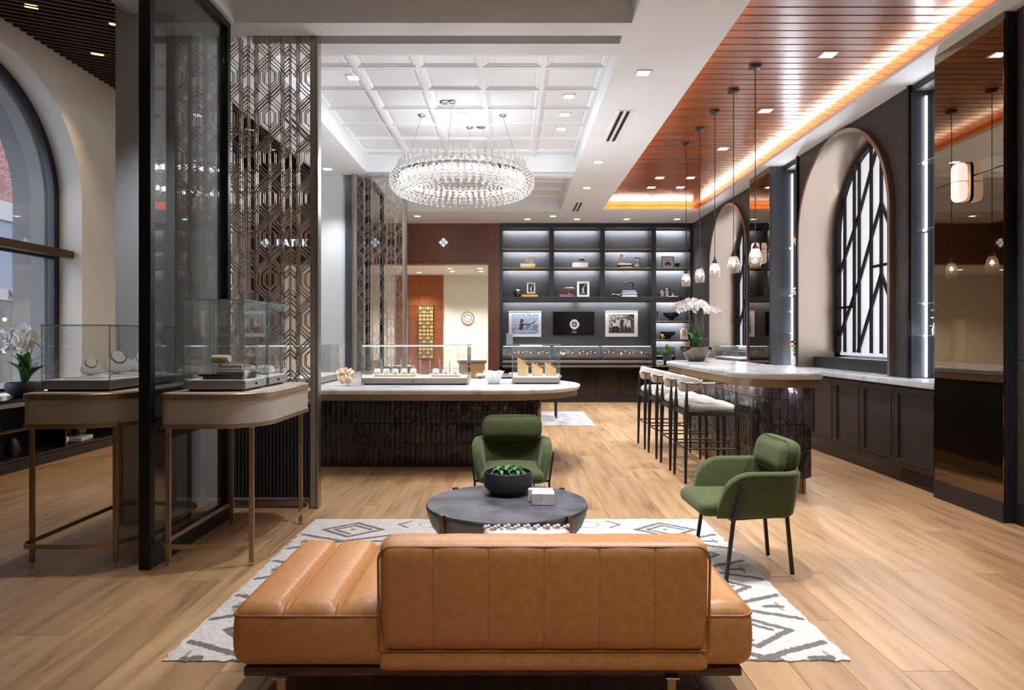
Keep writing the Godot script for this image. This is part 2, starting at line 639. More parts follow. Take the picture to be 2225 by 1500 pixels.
	glow("sign_glow", "dff0ff", 1.3)
	glow("window_glow", "e9eef6", 0.62)
	glow("amber_glow", "ffd080", 4.0)

func shell():
	# floor: long oak boards laid along the room
	var f = struct("floor", null, null, "pale oak plank floor running into the shop")
	part(f, "subfloor", G.new().span(-5.5, 4.0, -0.25, -0.022, -2.6, BACK + 3.6).done(), "subfloor")
	var w = 0.215
	var lens = [1.9, 2.3, 2.75]
	var meshes = []
	for l in lens: meshes.push_back(G.new().box(Vector3.ZERO, Vector3(w - 0.0016, 0.022, l - 0.002), 0.0016).done(0.9))
	var rest = G.new()
	var count = 0
	var row = 0
	var x = -5.5
	while x < WALLX:
		var d = 1.3 - rn(0.0, 2.2)
		while d < BACK:
			var k = rng.randi() % 3
			var l: float = lens[k]
			var cx = x + w / 2.0
			var cd = d + l / 2.0
			var seen: bool = absf(cx) < 0.78 * (cd + 1.6) and not (cx < -2.9 and cd > 9.5) and not (cx > -2.0 and cx < -0.2 and cd > 9.0)
			if seen and count < 300:
				part(f, "plank", meshes[k], "oak_%d" % (rng.randi() % 6), P(cx, -0.011, cd))
				count += 1
			else:
				rest.span(x, x + w - 0.0016, -0.022, 0.0, d, d + l - 0.002)
			d += l
		x += w
		row += 1
	rest.span(-5.5, 4.0, -0.022, 0.0, -2.6, -0.9)
	rest.span(-5.5, 0.0, -0.022, 0.0, BACK + 0.01, BACK + 3.6)
	var r = part(f, "farther_planks", rest.done(0.9), "oak_1")
	r.set_meta("kind", "stuff")
	# the walls behind the camera
	struct("wall_front", G.new().span(-5.9, 4.5, 0, 5.2, -2.9, -2.6).done(), "plaster", "plain plaster wall behind the lounge")

func coffer(parent, x0, x1, d0, d1, rows, last_partial):
	var g = G.new()
	# stepped tray of one coffer, 0.6 m square
	var rr = []
	for s in [[0.305, 0.0], [0.284, 0.0], [0.282, 0.008], [0.266, 0.009], [0.24, 0.024], [0.226, 0.024], [0.222, 0.02], [0.21, 0.02]]:
		rr.push_back([Vector3(-s[0], s[1], -s[0]), Vector3(s[0], s[1], -s[0]), Vector3(s[0], s[1], s[0]), Vector3(-s[0], s[1], s[0])])
	g.rings(rr, false)
	var t: Array = rr[-1]
	g.quad(t[0], t[1], t[2], t[3])
	for i in range(0, g.v.size(), 3):
		if (g.v[i + 1] - g.v[i]).cross(g.v[i + 2] - g.v[i]).y > 0.0:
			var q = g.v[i + 1]; g.v[i + 1] = g.v[i + 2]; g.v[i + 2] = q
	var mesh = g.done(0.9)
	var cw: float = (x1 - x0) / 5.0
	for rw in rows.size() - 1:
		for c in 5:
			var dd: float = rows[rw + 1] - rows[rw]
			var o = part(parent, "coffer_panel", mesh, "ceiling_white", P(x0 + cw * (c + 0.5), COFFER - 0.03, (rows[rw] + rows[rw + 1]) / 2.0))
			o.scale = Vector3(cw / 0.61, 1, dd / 0.61)

func ceilings():
	var top = 4.35
	var g = G.new()
	g.span(-2.81, -2.12, CEIL, top, -2.6, BACK)
	g.span(0.915, 1.55, CEIL, top, -2.6, BACK)
	g.span(1.55, 1.68, CEIL, CEIL + 0.02, 1.0, 12.95)
	g.span(1.55, 1.70, CEIL, top, -2.6, 1.0)
	g.span(1.55, 1.70, CEIL, 3.79, 12.95, BACK)
	g.span(3.5, 3.52, CEIL, 3.805, 1.0, 12.95)
	g.span(3.52, 3.7, CEIL, CEIL + 0.02, 1.0, BACK)
	g.span(3.5, 3.52, CEIL, CEIL + 0.02, 12.95, BACK)
	g.span(3.5, 3.7, CEIL, top, -2.6, 1.0)
	g.span(3.7, 4.5, CEIL, top, -2.6, BACK)
	g.span(1.68, 1.70, CEIL, 3.805, 1.0, 12.95)
	g.span(1.70, 3.5, CEIL, top, -2.6, 1.0)
	g.span(1.70, 3.5, CEIL, 3.79, 12.95, BACK)
	g.span(1.70, 3.5, 3.79, 3.81, 12.95, 12.97)
	g.span(1.55, 3.7, 3.79, top, 13.12, BACK)
	for c in [[-2.6, -0.5], [5.21, 5.43], [5.58, 5.81], [9.9, 10.0], [10.15, 10.3], [13.0, BACK]]:
		g.span(-2.12, 0.915, CEIL, top, c[0], c[1])
	g.span(-2.12, 0.915, COFFER, top, -0.5, 5.21)
	g.span(-2.12, 0.915, COFFER, top, 5.81, 9.9)
	g.span(-2.12, 0.915, COFFER, top, 10.3, 13.0)
	g.span(1.55, 3.7, WOODCEIL + 0.03, top, 1.0, 13.12)
	g.span(0.88, 0.915, CEIL, top, 5.43, 5.58)
	var c = struct("ceiling", g.done(), "ceiling_white", "white ceiling with coffered trays")
	part(c, "screen_track", G.new().span(-2.12, 0.88, 3.86, 3.9, 5.43, 5.58).span(-2.12, 0.9, 3.86, 3.9, 10.0, 10.15).done(), "taupe")
	coffer(c, -2.12, 0.915, 5.81, 9.9, [5.81, 6.02, 6.62, 7.22, 7.82, 8.42, 9.02, 9.62, 9.9], true)
	coffer(c, -2.12, 0.915, 10.3, 13.0, [10.3, 10.9, 11.5, 12.1, 12.7, 13.0], true)
	coffer(c, -2.12, 0.915, -0.5, 5.21, [2.21, 2.81, 3.41, 4.01, 4.61, 5.21], false)
	# polished boards over the bar side
	var w = struct("ceiling_boards", null, null, "polished mahogany board ceiling in a lit recess over the bar")
	var n = 0
	var d = 0.95
	var bm = bx(2.11, 0.03, 0.124, 0.004)
	while d < 13.1:
		part(w, "board", bm, "mahogany_%d" % ((n * 7 + n / 3) % 3), P(2.625, WOODCEIL + 0.015, d + 0.0675))
		d += 0.135
		n += 1
	part(w, "backing", G.new().span(1.57, 3.7, WOODCEIL + 0.026, WOODCEIL + 0.03, 0.95, 13.1).done(), "slat_wood")
	part(w, "side_board", G.new().span(3.66, 3.68, CEIL + 0.021, WOODCEIL, 1.0, 13.1).span(1.55, 1.57, CEIL + 0.02, WOODCEIL, 1.0, 13.1).span(1.57, 3.66, CEIL + 0.02, WOODCEIL, 13.09, 13.11).done(), "mahogany_0")
	var cove = thing("cove_light", "hidden warm strip light glowing along the edges of the mahogany ceiling", "strip light")
	bpart(cove, "led_strip", "led_warm", 3.565, 3.585, 3.793, 3.80, 1.0, 12.9, 0.0)
	area(cove, "led", P(3.575, 3.803, 6.95), Vector3(-0.25, 1, 0), 11.9, 0.02, 8.0, "fff0dc", Vector3.RIGHT)
	bpart(cove, "led_strip", "led_warm", 1.75, 3.45, 3.795, 3.8, 13.02, 13.04, 0.0)
	area(cove, "led", P(2.6, 3.803, 13.03), Vector3(0, 1, 0.12), 1.7, 0.02, 2.6, "fff0dc", Vector3.FORWARD)
	bpart(cove, "led_strip", "led_warm", 1.60, 1.62, 3.79, 3.797, 1.0, 12.9, 0.0)
	area(cove, "led", P(1.61, 3.80, 6.95), Vector3(0.3, 1, 0), 11.9, 0.02, 5.5, "fff0dc", Vector3.RIGHT)
	# slatted ceiling by the windows
	var s = struct("ceiling_slats", null, null, "dark timber slat ceiling beside the arched window")
	part(s, "backing", G.new().span(-5.9, -2.81, SLATCEIL + 0.1, SLATCEIL + 0.25, -2.6, BACK + 0.3).done(), "reeded_black")
	var dir = Vector2(0.89, 0.456).normalized()
	var nor = Vector2(-dir.y, dir.x)
	var box = [V2(-5.5, 3.0), V2(-2.83, 3.0), V2(-2.83, BACK), V2(-5.5, BACK)]
	for k in range(40, 160):
		var off = k * 0.1
		var hits = []
		for i in 4:
			var a: Vector2 = box[i]; var b: Vector2 = box[(i + 1) % 4]
			var ta = a.dot(nor) - off; var tb = b.dot(nor) - off
			if ta * tb < 0.0: hits.push_back(a.lerp(b, ta / (ta - tb)))
		if hits.size() == 2 and hits[0].distance_to(hits[1]) > 0.1:
			var a: Vector2 = hits[0]; var b: Vector2 = hits[1]
			var m = (a + b) / 2.0
			var g2 = G.new()
			var p0 = P(a.x, 0, a.y) - P(m.x, 0, m.y); var p1 = P(b.x, 0, b.y) - P(m.x, 0, m.y)
			g2.bar(p0, p1, 0.045, 0.08)
			part(s, "slat", g2.done(), "slat_wood", P(m.x, SLATCEIL + 0.04, m.y))
	# fascia between the two ceiling heights
	struct("wall_fascia", G.new().span(-2.86, -2.81, CEIL, SLATCEIL + 0.25, -2.6, BACK).done(), "plaster", "plaster fascia above the piers")

func arch_pts(c, r, spring, y0, seg := 28) -> Array:
	# from the far foot over the crown to the near foot, as (d, y)
	var out = [V2(c + r, y0)]
	for k in seg + 1:
		var t = PI * k / seg
		out.push_back(V2(c + cos(t) * r, spring + sin(t) * r))
	out.push_back(V2(c - r, y0))
	return out

const ARCHES := [[7.865, 1.065], [11.93, 1.03]]
const SPRING := 2.64

func right_wall():
	# wall body with two arches and two lit niches let into it
	var w = struct("wall_right", null, null, "dark reeded wall with brass arches, mirror pilasters and lit niches")
	var back = [V2(-2.6, 0), V2(-2.6, CEIL), V2(BACK + 0.35, CEIL), V2(BACK + 0.35, 0)]
	back.append_array(arch_pts(ARCHES[1][0], ARCHES[1][1], SPRING, 0.0))
	back.append_array([V2(9.59, 0), V2(9.59, 3.7), V2(9.08, 3.7), V2(9.08, 0)])
	back.append_array(arch_pts(ARCHES[0][0], ARCHES[0][1], SPRING, 0.0))
	back.append_array([V2(6.5, 0), V2(6.5, 3.7), V2(5.85, 3.7), V2(5.85, 0)])
	part(w, "wall_body", G.new().prism(back, WALLX + 0.012, 4.3, "x").done(), "reeded_black")
	part(w, "outer_wall", G.new().span(4.36, 4.6, 0, CEIL, -2.6, BACK + 0.35).done(), "plaster_cool")
	part(w, "niche_back", G.new().span(4.0, 4.02, 0.9, 3.72, 5.84, 6.51).span(4.0, 4.02, 0.9, 3.72, 9.07, 9.6).done(), "grey_panel")
	part(w, "niche_side", G.new().span(3.8, 4.0, 0.9, 3.7, 6.49, 6.502).span(3.8, 4.0, 0.9, 3.7, 9.58, 9.592).span(3.8, 4.0, 0.9, 3.7, 9.078, 9.09).done(), "grey_panel")
	part(w, "niche_floor", G.new().span(3.8, 4.0, 0.93, 0.979, 5.85, 6.5).span(3.8, 4.0, 0.93, 0.979, 9.08, 9.59).done(), "marble_grey")
	part(w, "niche_trim", G.new().span(3.775, 3.815, 0.98, CEIL, 6.5, 6.53).span(3.775, 3.815, 0.98, CEIL, 9.05, 9.08).done(), "black_metal")
	# reeds: thin half-round battens, a joint at 2.64 m
	var g = G.new()
	var d = 5.0
	var pitch = 0.024
	var prof = [[0.0, 0.0], [-0.011, 0.004], [-0.011, 0.02], [0.0, 0.024]]
	while d < BACK:
		var m = d + pitch / 2.0
		var y0 = 0.98
		var skip = (m > 5.83 and m < 6.54) or (m > 9.04 and m < 9.6) or (m > 9.58 and m < 10.42) or m < 5.0 or (m < 5.85)
		for a in ARCHES:
			var t = absf(m - a[0])
			if t < a[1] + 0.03: y0 = maxf(y0, SPRING + sqrt(maxf(0.0, pow(a[1] + 0.03, 2) - t * t)))
		if not skip:
			for seg in [[y0, 2.637], [maxf(y0, 2.643), CEIL]]:
				if seg[1] - seg[0] > 0.01:
					var pl = []
					for p in prof: pl.push_back(V2(WALLX + 0.012 + p[0], d + p[1]))
					g.prism(pl, seg[0], seg[1], "y")
		d += pitch
	d = 1.5
	while d < 5.0:
		for seg in [[0.16, 1.2], [1.206, 2.637], [2.643, CEIL]]:
			var pl = []
			for p in prof: pl.push_back(V2(3.712 + p[0], d + p[1]))
			g.prism(pl, seg[0], seg[1], "y")
		d += pitch
	var o = part(w, "reeds", g.done(0.5), "reeded")
	o.set_meta("kind", "stuff")
	part(w, "near_wall", G.new().span(3.712, 4.36, 0, CEIL, -2.6, 5.0).done(), "reeded_black")
	part(w, "skirting", G.new().span(3.69, 3.712, 0, 0.16, -2.6, 5.0).done(), "black_lacquer")
	# brass arches: liner and projecting ring
	for i in 2:
		var c: float = ARCHES[i][0]; var r: float = ARCHES[i][1]
		var a = struct("trim_%d" % (i + 1), null, null, ["brushed brass arch lining around the window nearer the mirrored pilaster", "brushed brass arch lining around the window beside the display shelves"][i])
		var inn = arch_pts(c, r - 0.012, SPRING, 0.98, 40)
		var outp = arch_pts(c, r, SPRING, 0.98, 40)
		outp.reverse()
		var pl = inn.duplicate(); pl.append_array(outp)
		part(a, "liner", G.new().prism(pl, WALLX, 4.3, "x").done(), "brass_liner")
		inn = arch_pts(c, r - 0.014, SPRING, 0.98, 40)
		outp = arch_pts(c, r + 0.03, SPRING, 0.98, 40)
		outp.reverse()
		pl = inn.duplicate(); pl.append_array(outp)
		bpart(a, "marble_sill", "marble_grey", 3.8, 4.3, 0.93, 0.979, c - r + 0.002, c + r - 0.002, 0.0)
		part(a, "rim", G.new().prism(pl, 3.745, WALLX + 0.005, "x").done(), "brass_liner")
		# window: frame, leading and frosted panes
		var win = struct("window_%d" % (i + 2), null, null, ["arched leaded window with frosted panes in the brass niche", "arched leaded window in the farther brass niche"][i])
		var rw = r - 0.012
		var y0 = 1.12
		inn = arch_pts(c, rw - 0.06, SPRING, y0 + 0.08, 40)
		outp = arch_pts(c, rw, SPRING, y0, 40)
		outp.reverse()
		var fr = G.new()
		pl = inn.duplicate(); pl.append_array(outp)
		fr.prism(pl, 4.22, 4.3, "x")
		part(win, "frame", fr.done(), "black_metal")
		# art-deco leading: uprights, chevrons and ties clipped to the arch
		var lead = G.new()
		var inside = func(p: Vector2): return p.y > y0 + 0.05 and absf(p.x - c) < rw - 0.03 and (p.y < SPRING or (p - V2(c, SPRING)).length() < rw - 0.03)
		var lines = []
		for u in [-0.78, -0.42, -0.16, 0.0, 0.22, 0.5, 0.62, 0.86]: lines.push_back([V2(u, 1.1), V2(u, 3.8)])
		for k in 3:
			var yb: float = 1.15 + k * 0.82
			lines.push_back([V2(0.55, yb), V2(0.0, yb + 0.95)]); lines.push_back([V2(0.0, yb + 0.95), V2(-0.28, yb + 0.5)])
			lines.push_back([V2(-0.3, yb + 0.1), V2(-0.6, yb + 0.75)]); lines.push_back([V2(-0.6, yb + 0.75), V2(-1.0, yb + 0.3)])
			lines.push_back([V2(1.02, yb + 0.2), V2(0.5, yb + 0.9)])
		lines.push_back([V2(0.62, 1.75), V2(1.05, 1.75)]); lines.push_back([V2(0.2, 2.2), V2(-0.2, 2.2)]); lines.push_back([V2(-0.2, 3.45), V2(-0.42, 3.45)])
		var step = 0.02
		for l in lines:
			var a2: Vector2 = V2(c + l[0].x, l[0].y); var b2: Vector2 = V2(c + l[1].x, l[1].y)
			var n = int(a2.distance_to(b2) / step) + 1
			var first = null
			var last = null
			for k in n + 1:
				var p = a2.lerp(b2, float(k) / n)
				if inside.call(p):
					if first == null: first = p
					last = p
				elif first != null: break
			if first != null and first != last:
				lead.bar(P(4.255, first.y, first.x), P(4.255, last.y, last.x), 0.028, 0.03, Vector3(1, 0, 0))
		part(win, "leading", lead.done(), "black_metal")
		var glz = arch_pts(c, rw - 0.02, SPRING, y0 + 0.02, 40)
		part(win, "pane", G.new().prism(glz, 4.275, 4.285, "x").done(), "window_glow")
		area(win, "daylight", P(4.2, 2.2, c), Vector3(-1, 0, 0), 1.7, 2.0, 3.0, "e4ecf8")
		var sill = G.new().span(3.95, 4.3, 0.98, y0, c - r + 0.02, c + r - 0.02, 0.004)
		part(win, "raised_sill", sill.done(0.9), "black_lacquer")
	# mirror pilasters
	for i in 2:
		var d0: float = [5.02, 9.59][i]; var d1: float = [5.85, 10.4][i]
		var p = thing("mirror_pilaster", ["tall bronze mirror pilaster standing at the end of the dark cabinets", "tall bronze mirror pilaster between the two brass arches"][i], "mirror")
		bpart(p, "core", "black_lacquer", 3.635, 4.3, 0, CEIL, d0, d1, 0.003)
		if i == 1: bpart(p, "side_panel", "grey_panel", 3.63, 4.0, 0.98, CEIL, d0 - 0.006, d0, 0.0)
		bpart(p, "mirror_pane", "mirror", 3.618, 3.634, 0.15, 2.635, d0 + 0.004, d1 - 0.004, 0.002)
		bpart(p, "mirror_pane", "mirror", 3.618, 3.634, 2.641, CEIL, d0 + 0.004, d1 - 0.004, 0.002)
		bpart(p, "plinth", "black_lacquer", 3.612, 3.64, 0, 0.147, d0, d1, 0.002)
		# alabaster sconce on the mirror
		var dc: float = [5.43, 10.0][i]
		var s = thing("wall_sconce", ["glowing alabaster sconce with brass cross on the mirror by the cabinets", "glowing alabaster sconce with brass cross on the mirror between the arches"][i], "sconce", P(3.56, 2.6, dc))
		part(s, "alabaster", G.new().rbox(Vector3(-0.002, 0, 0), Vector3(0.092, 0.31, 0.125), Vector3(0.042, 0.045, 0.045), 10, 12, 10).done(), "alabaster_glow")
		part(s, "brass_band", G.new().rbox(Vector3(0.048, 0, 0), Vector3(0.014, 0.318, 0.135), Vector3(0.006, 0.045, 0.045), 4, 10, 10).rbox(Vector3(0, 0, 0), Vector3(0.1, 0.012, 0.133), Vector3(0.046, 0.005, 0.048), 10, 4, 10).done(), "brass_dark")
		omni(s, "glow", Vector3(0, 0, 0), 0.4, "ffe9da", 0.03)
	# cabinets under the wall
	var doors = [[5.86, 6.53], [6.53, 7.15], [7.15, 7.75], [7.75, 8.37], [8.37, 9.0], [9.0, 9.58], [10.42, 11.05], [11.05, 11.7], [11.7, 12.3], [12.3, 13.0], [13.0, 13.6], [13.6, 14.3]]
	for i in doors.size():
		var a: float = doors[i][0]; var b: float = doors[i][1]
		var words: String = ["first", "second", "third", "fourth", "fifth", "sixth", "seventh", "eighth", "ninth", "tenth", "eleventh", "twelfth"][i]
		var c = thing("base_cabinet", "dark oak base cabinet under the long marble ledge, %s from the near mirror pilaster" % words, "cabinet", Vector3.ZERO, 0.0, "dark oak cabinets under the marble ledge")
		bpart(c, "carcass", "black_lacquer", 3.69, WALLX, 0.14, 0.915, a + 0.002, b - 0.002, 0.002)
		var dr = bpart(c, "door", "dark_oak", 3.668, 3.69, 0.16, 0.9, a + 0.004, b - 0.004, 0.003)
		# raised moulding frame on the door
		var fr = G.new()
		var hw = (b - a) / 2.0 - 0.004
		for q in [[0.0, 0.045, 0.012], [0.045, 0.062, 0.018], [0.062, 0.075, 0.007]]:
			for sd in [-1, 1]:
				fr.box(Vector3(-0.011 - q[2] / 2.0, 0, sd * (hw - (q[0] + q[1]) / 2.0)), Vector3(q[2], 0.74 - q[0] * 2.0, q[1] - q[0]))
				fr.box(Vector3(-0.011 - q[2] / 2.0, sd * (0.37 - (q[0] + q[1]) / 2.0), 0), Vector3(q[2], q[1] - q[0], hw * 2.0 - q[1] * 2.0))
		part(dr, "moulding", fr.done(0.9), "dark_oak")
		bpart(c, "kick", "gloss_black", 3.70, 3.72, 0, 0.145, a, b, 0.0)
		if i == 0:
			var gr = G.new()
			for k in 4: gr.span(3.692, 3.70, 0.03 + k * 0.028, 0.042 + k * 0.028, a + 0.06, b - 0.06)
			part(c, "vent_grille", gr.done(), "black_metal")
	var ledge = thing("marble_ledge", "long grey marble ledge running under the brass arches", "worktop")
	for seg in [[5.852, 9.588], [10.402, BACK - 0.1]]:
		var pl = [V2(3.615, seg[0]), V2(3.798, seg[0]), V2(3.798, seg[1]), V2(3.615, seg[1])]
		part(ledge, "slab", G.new().slab(pl, [[0.01, 0.916], [0.0, 0.924], [0.0, 0.968], [0.008, 0.979]]).done(0.8), "marble_grey")
	# lit niches with glass shelves
	for i in 2:
		var d0: float = [5.85, 9.09][i]; var d1: float = [6.49, 9.58][i]
		var n = thing("niche_light", ["bright vertical light tube in the niche beside the near mirror pilaster", "bright vertical light tube in the niche beside the farther mirror pilaster"][i], "light")
		var y = [0.99, 2.36, 2.385, 3.66] if i == 0 else [0.99, 1.93, 1.955, 3.66]
		for k in 2:
			bpart(n, "light_tube", "led_cool", 3.915, 3.935, y[2 * k], y[2 * k + 1], d1 - 0.03, d1 - 0.012, 0.004)
		area(n, "glow", P(3.90, 2.3, d1 - 0.04), Vector3(-0.3, 0, 1), 0.03, 2.6, 2.2)
		var ys = [1.38, 1.68, 2.37, 3.0] if i == 0 else [1.42, 1.72, 1.94, 2.6]
		for k in 4:
			var sh = thing("glass_shelf", "%s thin glass shelf in the lit niche beside the %s mirror pilaster" % [["lowest", "second lowest", "third lowest", "highest"][k], ["cabinet-end", "between-arches"][i]], "shelf", Vector3.ZERO, 0.0, "glass shelves in the lit niches")
			bpart(sh, "pane", "pane_case", 3.84, 3.995, ys[k], ys[k] + 0.01, d0 + 0.005, d1 - 0.035, 0.0)
			bpart(sh, "front_edge", "glass_edge", 3.834, 3.84, ys[k], ys[k] + 0.01, d0 + 0.005, d1 - 0.035, 0.0)
			part(sh, "pin", G.new().tube([P(3.86, ys[k] - 0.006, d1 - 0.05), P(3.86, ys[k] - 0.006, d1 - 0.012)], 0.006, 6).done(), "steel")

func emblem(w) -> ArrayMesh:
	# four lily arms around a small centre
	var g = G.new()
	for k in 4:
		g.xf = Transform3D(Basis(Vector3(0, 0, 1), k * PI / 2.0))
		var s: float = w / 2.0
		for pl in [
			[V2(-0.035, 0.1), V2(0.035, 0.1), V2(0.05, 0.42), V2(0.17, 0.68), V2(0.0, 1.0), V2(-0.17, 0.68), V2(-0.05, 0.42)],
			[V2(0.1, 0.26), V2(0.24, 0.4), V2(0.4, 0.6), V2(0.34, 0.74), V2(0.24, 0.58), V2(0.13, 0.42)],
			[V2(-0.1, 0.26), V2(-0.24, 0.4), V2(-0.4, 0.6), V2(-0.34, 0.74), V2(-0.24, 0.58), V2(-0.13, 0.42)]]:
			var q = []
			for p in pl: q.push_back(p * s)
			g.prism(q, -0.02, 0.0, "z")
	return g.done()

func back_wall():
	var w = struct("wall_back", null, null, "wood-panelled back wall with a wide opening to the boutique")
	# header in vertical veneer panels, jambs beside the opening
	var xs = [-5.5, -4.95, -4.0, -3.05, -2.1, -1.15, -0.503, -0.262]
	for i in xs.size() - 1:
		bpart(w, "veneer_panel", "wood_panel_%d" % (i % 3), xs[i] + 0.001, xs[i + 1] - 0.001, 2.92, CEIL, BACK, BACK + 0.28, 0.0015)
	bpart(w, "jamb", "wood_panel_1", -0.503, -0.262, 0, 2.918, BACK, BACK + 0.28, 0.002)
	bpart(w, "jamb", "wood_panel_2", -5.5, -4.95, 0, 2.918, BACK, BACK + 0.28, 0.002)
	part(w, "soffit", G.new().span(-4.95, -0.503, 2.905, 2.92, BACK + 0.002, BACK + 0.28).done(), "wood_orange")
	part(w, "upper_wall", G.new().span(-5.9, -2.86, CEIL, SLATCEIL + 0.2, BACK, BACK + 0.28).done(), "taupe")
	part(w, "shelf_backing", G.new().span(-0.262, 4.5, 0, CEIL, BACK + 0.45, BACK + 0.6).done(), "black_lacquer")
	# illuminated sign
	var s = thing("illuminated_sign", "white illuminated shop sign lettering with cross emblems on the wood header", "sign", P(0, 0, BACK))
	var em = emblem(0.2)
	for x in [-5.18, -3.02]: part(s, "emblem", em, "sign_glow", Vector3(x, 3.355, 0.01))
	var tm = TextMesh.new()
	tm.text = "PATEK PHILIPPE"
	var sf = SystemFont.new(); sf.font_names = PackedStringArray(["Droid Sans"]); sf.font_weight = 700
	tm.font = sf
	tm.font_size = 20; tm.pixel_size = 0.0094; tm.depth = 0.02
	var o = part(s, "lettering", tm, "sign_glow", Vector3(-4.11, 3.355, 0.012))
	var wide: float = tm.get_aabb().size.x
	if wide > 0.1: o.scale = Vector3(1.66 / wide, 1.12, 1)
	single("illuminated_emblem", "white illuminated cross emblem on the wood header above the opening", "sign", em, "sign_glow", P(-1.44, 3.36, BACK - 0.01))

func left_side():
	# exterior wall with the arched window
	var c = 7.25; var r = 1.48; var spring = 3.08
	var poly = [V2(-2.6, 0), V2(-2.6, 5.0), V2(BACK + 0.3, 5.0), V2(BACK + 0.3, 0)]
	poly.append_array(arch_pts(c, r, spring, 0.0, 36))
	var w = struct("wall_left", G.new().prism(poly, -5.88, -5.5, "x").done(), "plaster", "plaster wall with a tall arched window to the street")
	part(w, "low_wall", G.new().span(-5.88, -5.52, 0, 0.72, c - r, c + r).done(), "plaster")
	part(w, "outer_stone", G.new().prism(poly_shift(c, r - 0.12, spring), -6.3, -5.9, "x").done(), "trim_stone")
	var win = struct("window_1", null, null, "tall arched window with a black frame looking onto a brick street")
	var inn = arch_pts(c, r - 0.1, spring, 0.82, 40)
	var outp = arch_pts(c, r, spring, 0.72, 40)
	outp.reverse()
	inn.append_array(outp)
	part(win, "frame", G.new().prism(inn, -5.87, -5.79, "x").done(), "black_metal")
	part(win, "transom", G.new().span(-5.86, -5.8, 2.36, 2.5, c - r + 0.05, c + r - 0.05).done(), "black_metal")
	part(win, "mullion", G.new().span(-5.86, -5.8, 0.75, 4.5, c - 0.04, c + 0.04).done(), "black_metal")
	part(win, "pane", G.new().prism(arch_pts(c, r - 0.09, spring, 0.82, 40), -5.835, -5.827, "x").done(), "pane")
	single("window_rail", "long dark bronze rail fixed across the arched window reveal", "rail", G.new().span(-5.70, -5.6, 2.375, 2.47, 5.78, 8.725, 0.004).done(0.9), "bronze")
	# piers between the main room and the window side
	struct("wall_pier_1", G.new().span(-2.94, -2.5, 0, SLATCEIL + 0.1, 5.06, 6.1).done(), "plaster_cool", "pale plaster pier behind the glass partition")
	struct("wall_pier_2", G.new().span(-2.94, -2.47, 0, SLATCEIL + 0.1, 10.14, 11.2).done(), "plaster_cool", "pale plaster pier beside the farther screen")
	struct("wall_pier_3", G.new().span(-2.94, -2.5, 0, SLATCEIL + 0.1, -0.6, 1.4).done(), "plaster_cool", "plaster pier beside the lounge")
	struct("wall_pier_4", G.new().span(-2.47, -2.28, 0, CEIL, 10.1, 10.5).done(), "grey_metal", "narrow grey metal screen pocket")
	# lights among the slats
	for q in [[-5.0, 7.1], [-4.35, 7.5], [-5.03, 8.28], [-4.33, 11.28], [-4.39, 12.47], [-3.7, 9.6]]:
		var t = thing("slat_spotlight", "small amber spotlight set between the dark ceiling slats", "spotlight", P(q[0], SLATCEIL, q[1]), 0.0, "amber spotlights between the slats")
		part(t, "lamp", G.new().rbox(Vector3(0, 0.02, 0), Vector3(0.14, 0.05, 0.045), 0.02, 6, 4, 4).done(0.4), "amber_glow", Vector3.ZERO, Vector3(0, 0.473, 0))
		spot(t, "beam", Vector3(0, -0.05, 0), Vector3(0, -1, 0), 2.6, 40, "ffe2b0")
	street()

func poly_shift(c, r, spring) -> Array:
	var poly = [V2(2.0, 0), V2(2.0, 7.0), V2(BACK, 7.0), V2(BACK, 0)]
	poly.append_array(arch_pts(c, r, spring, 0.0, 36))
	return poly

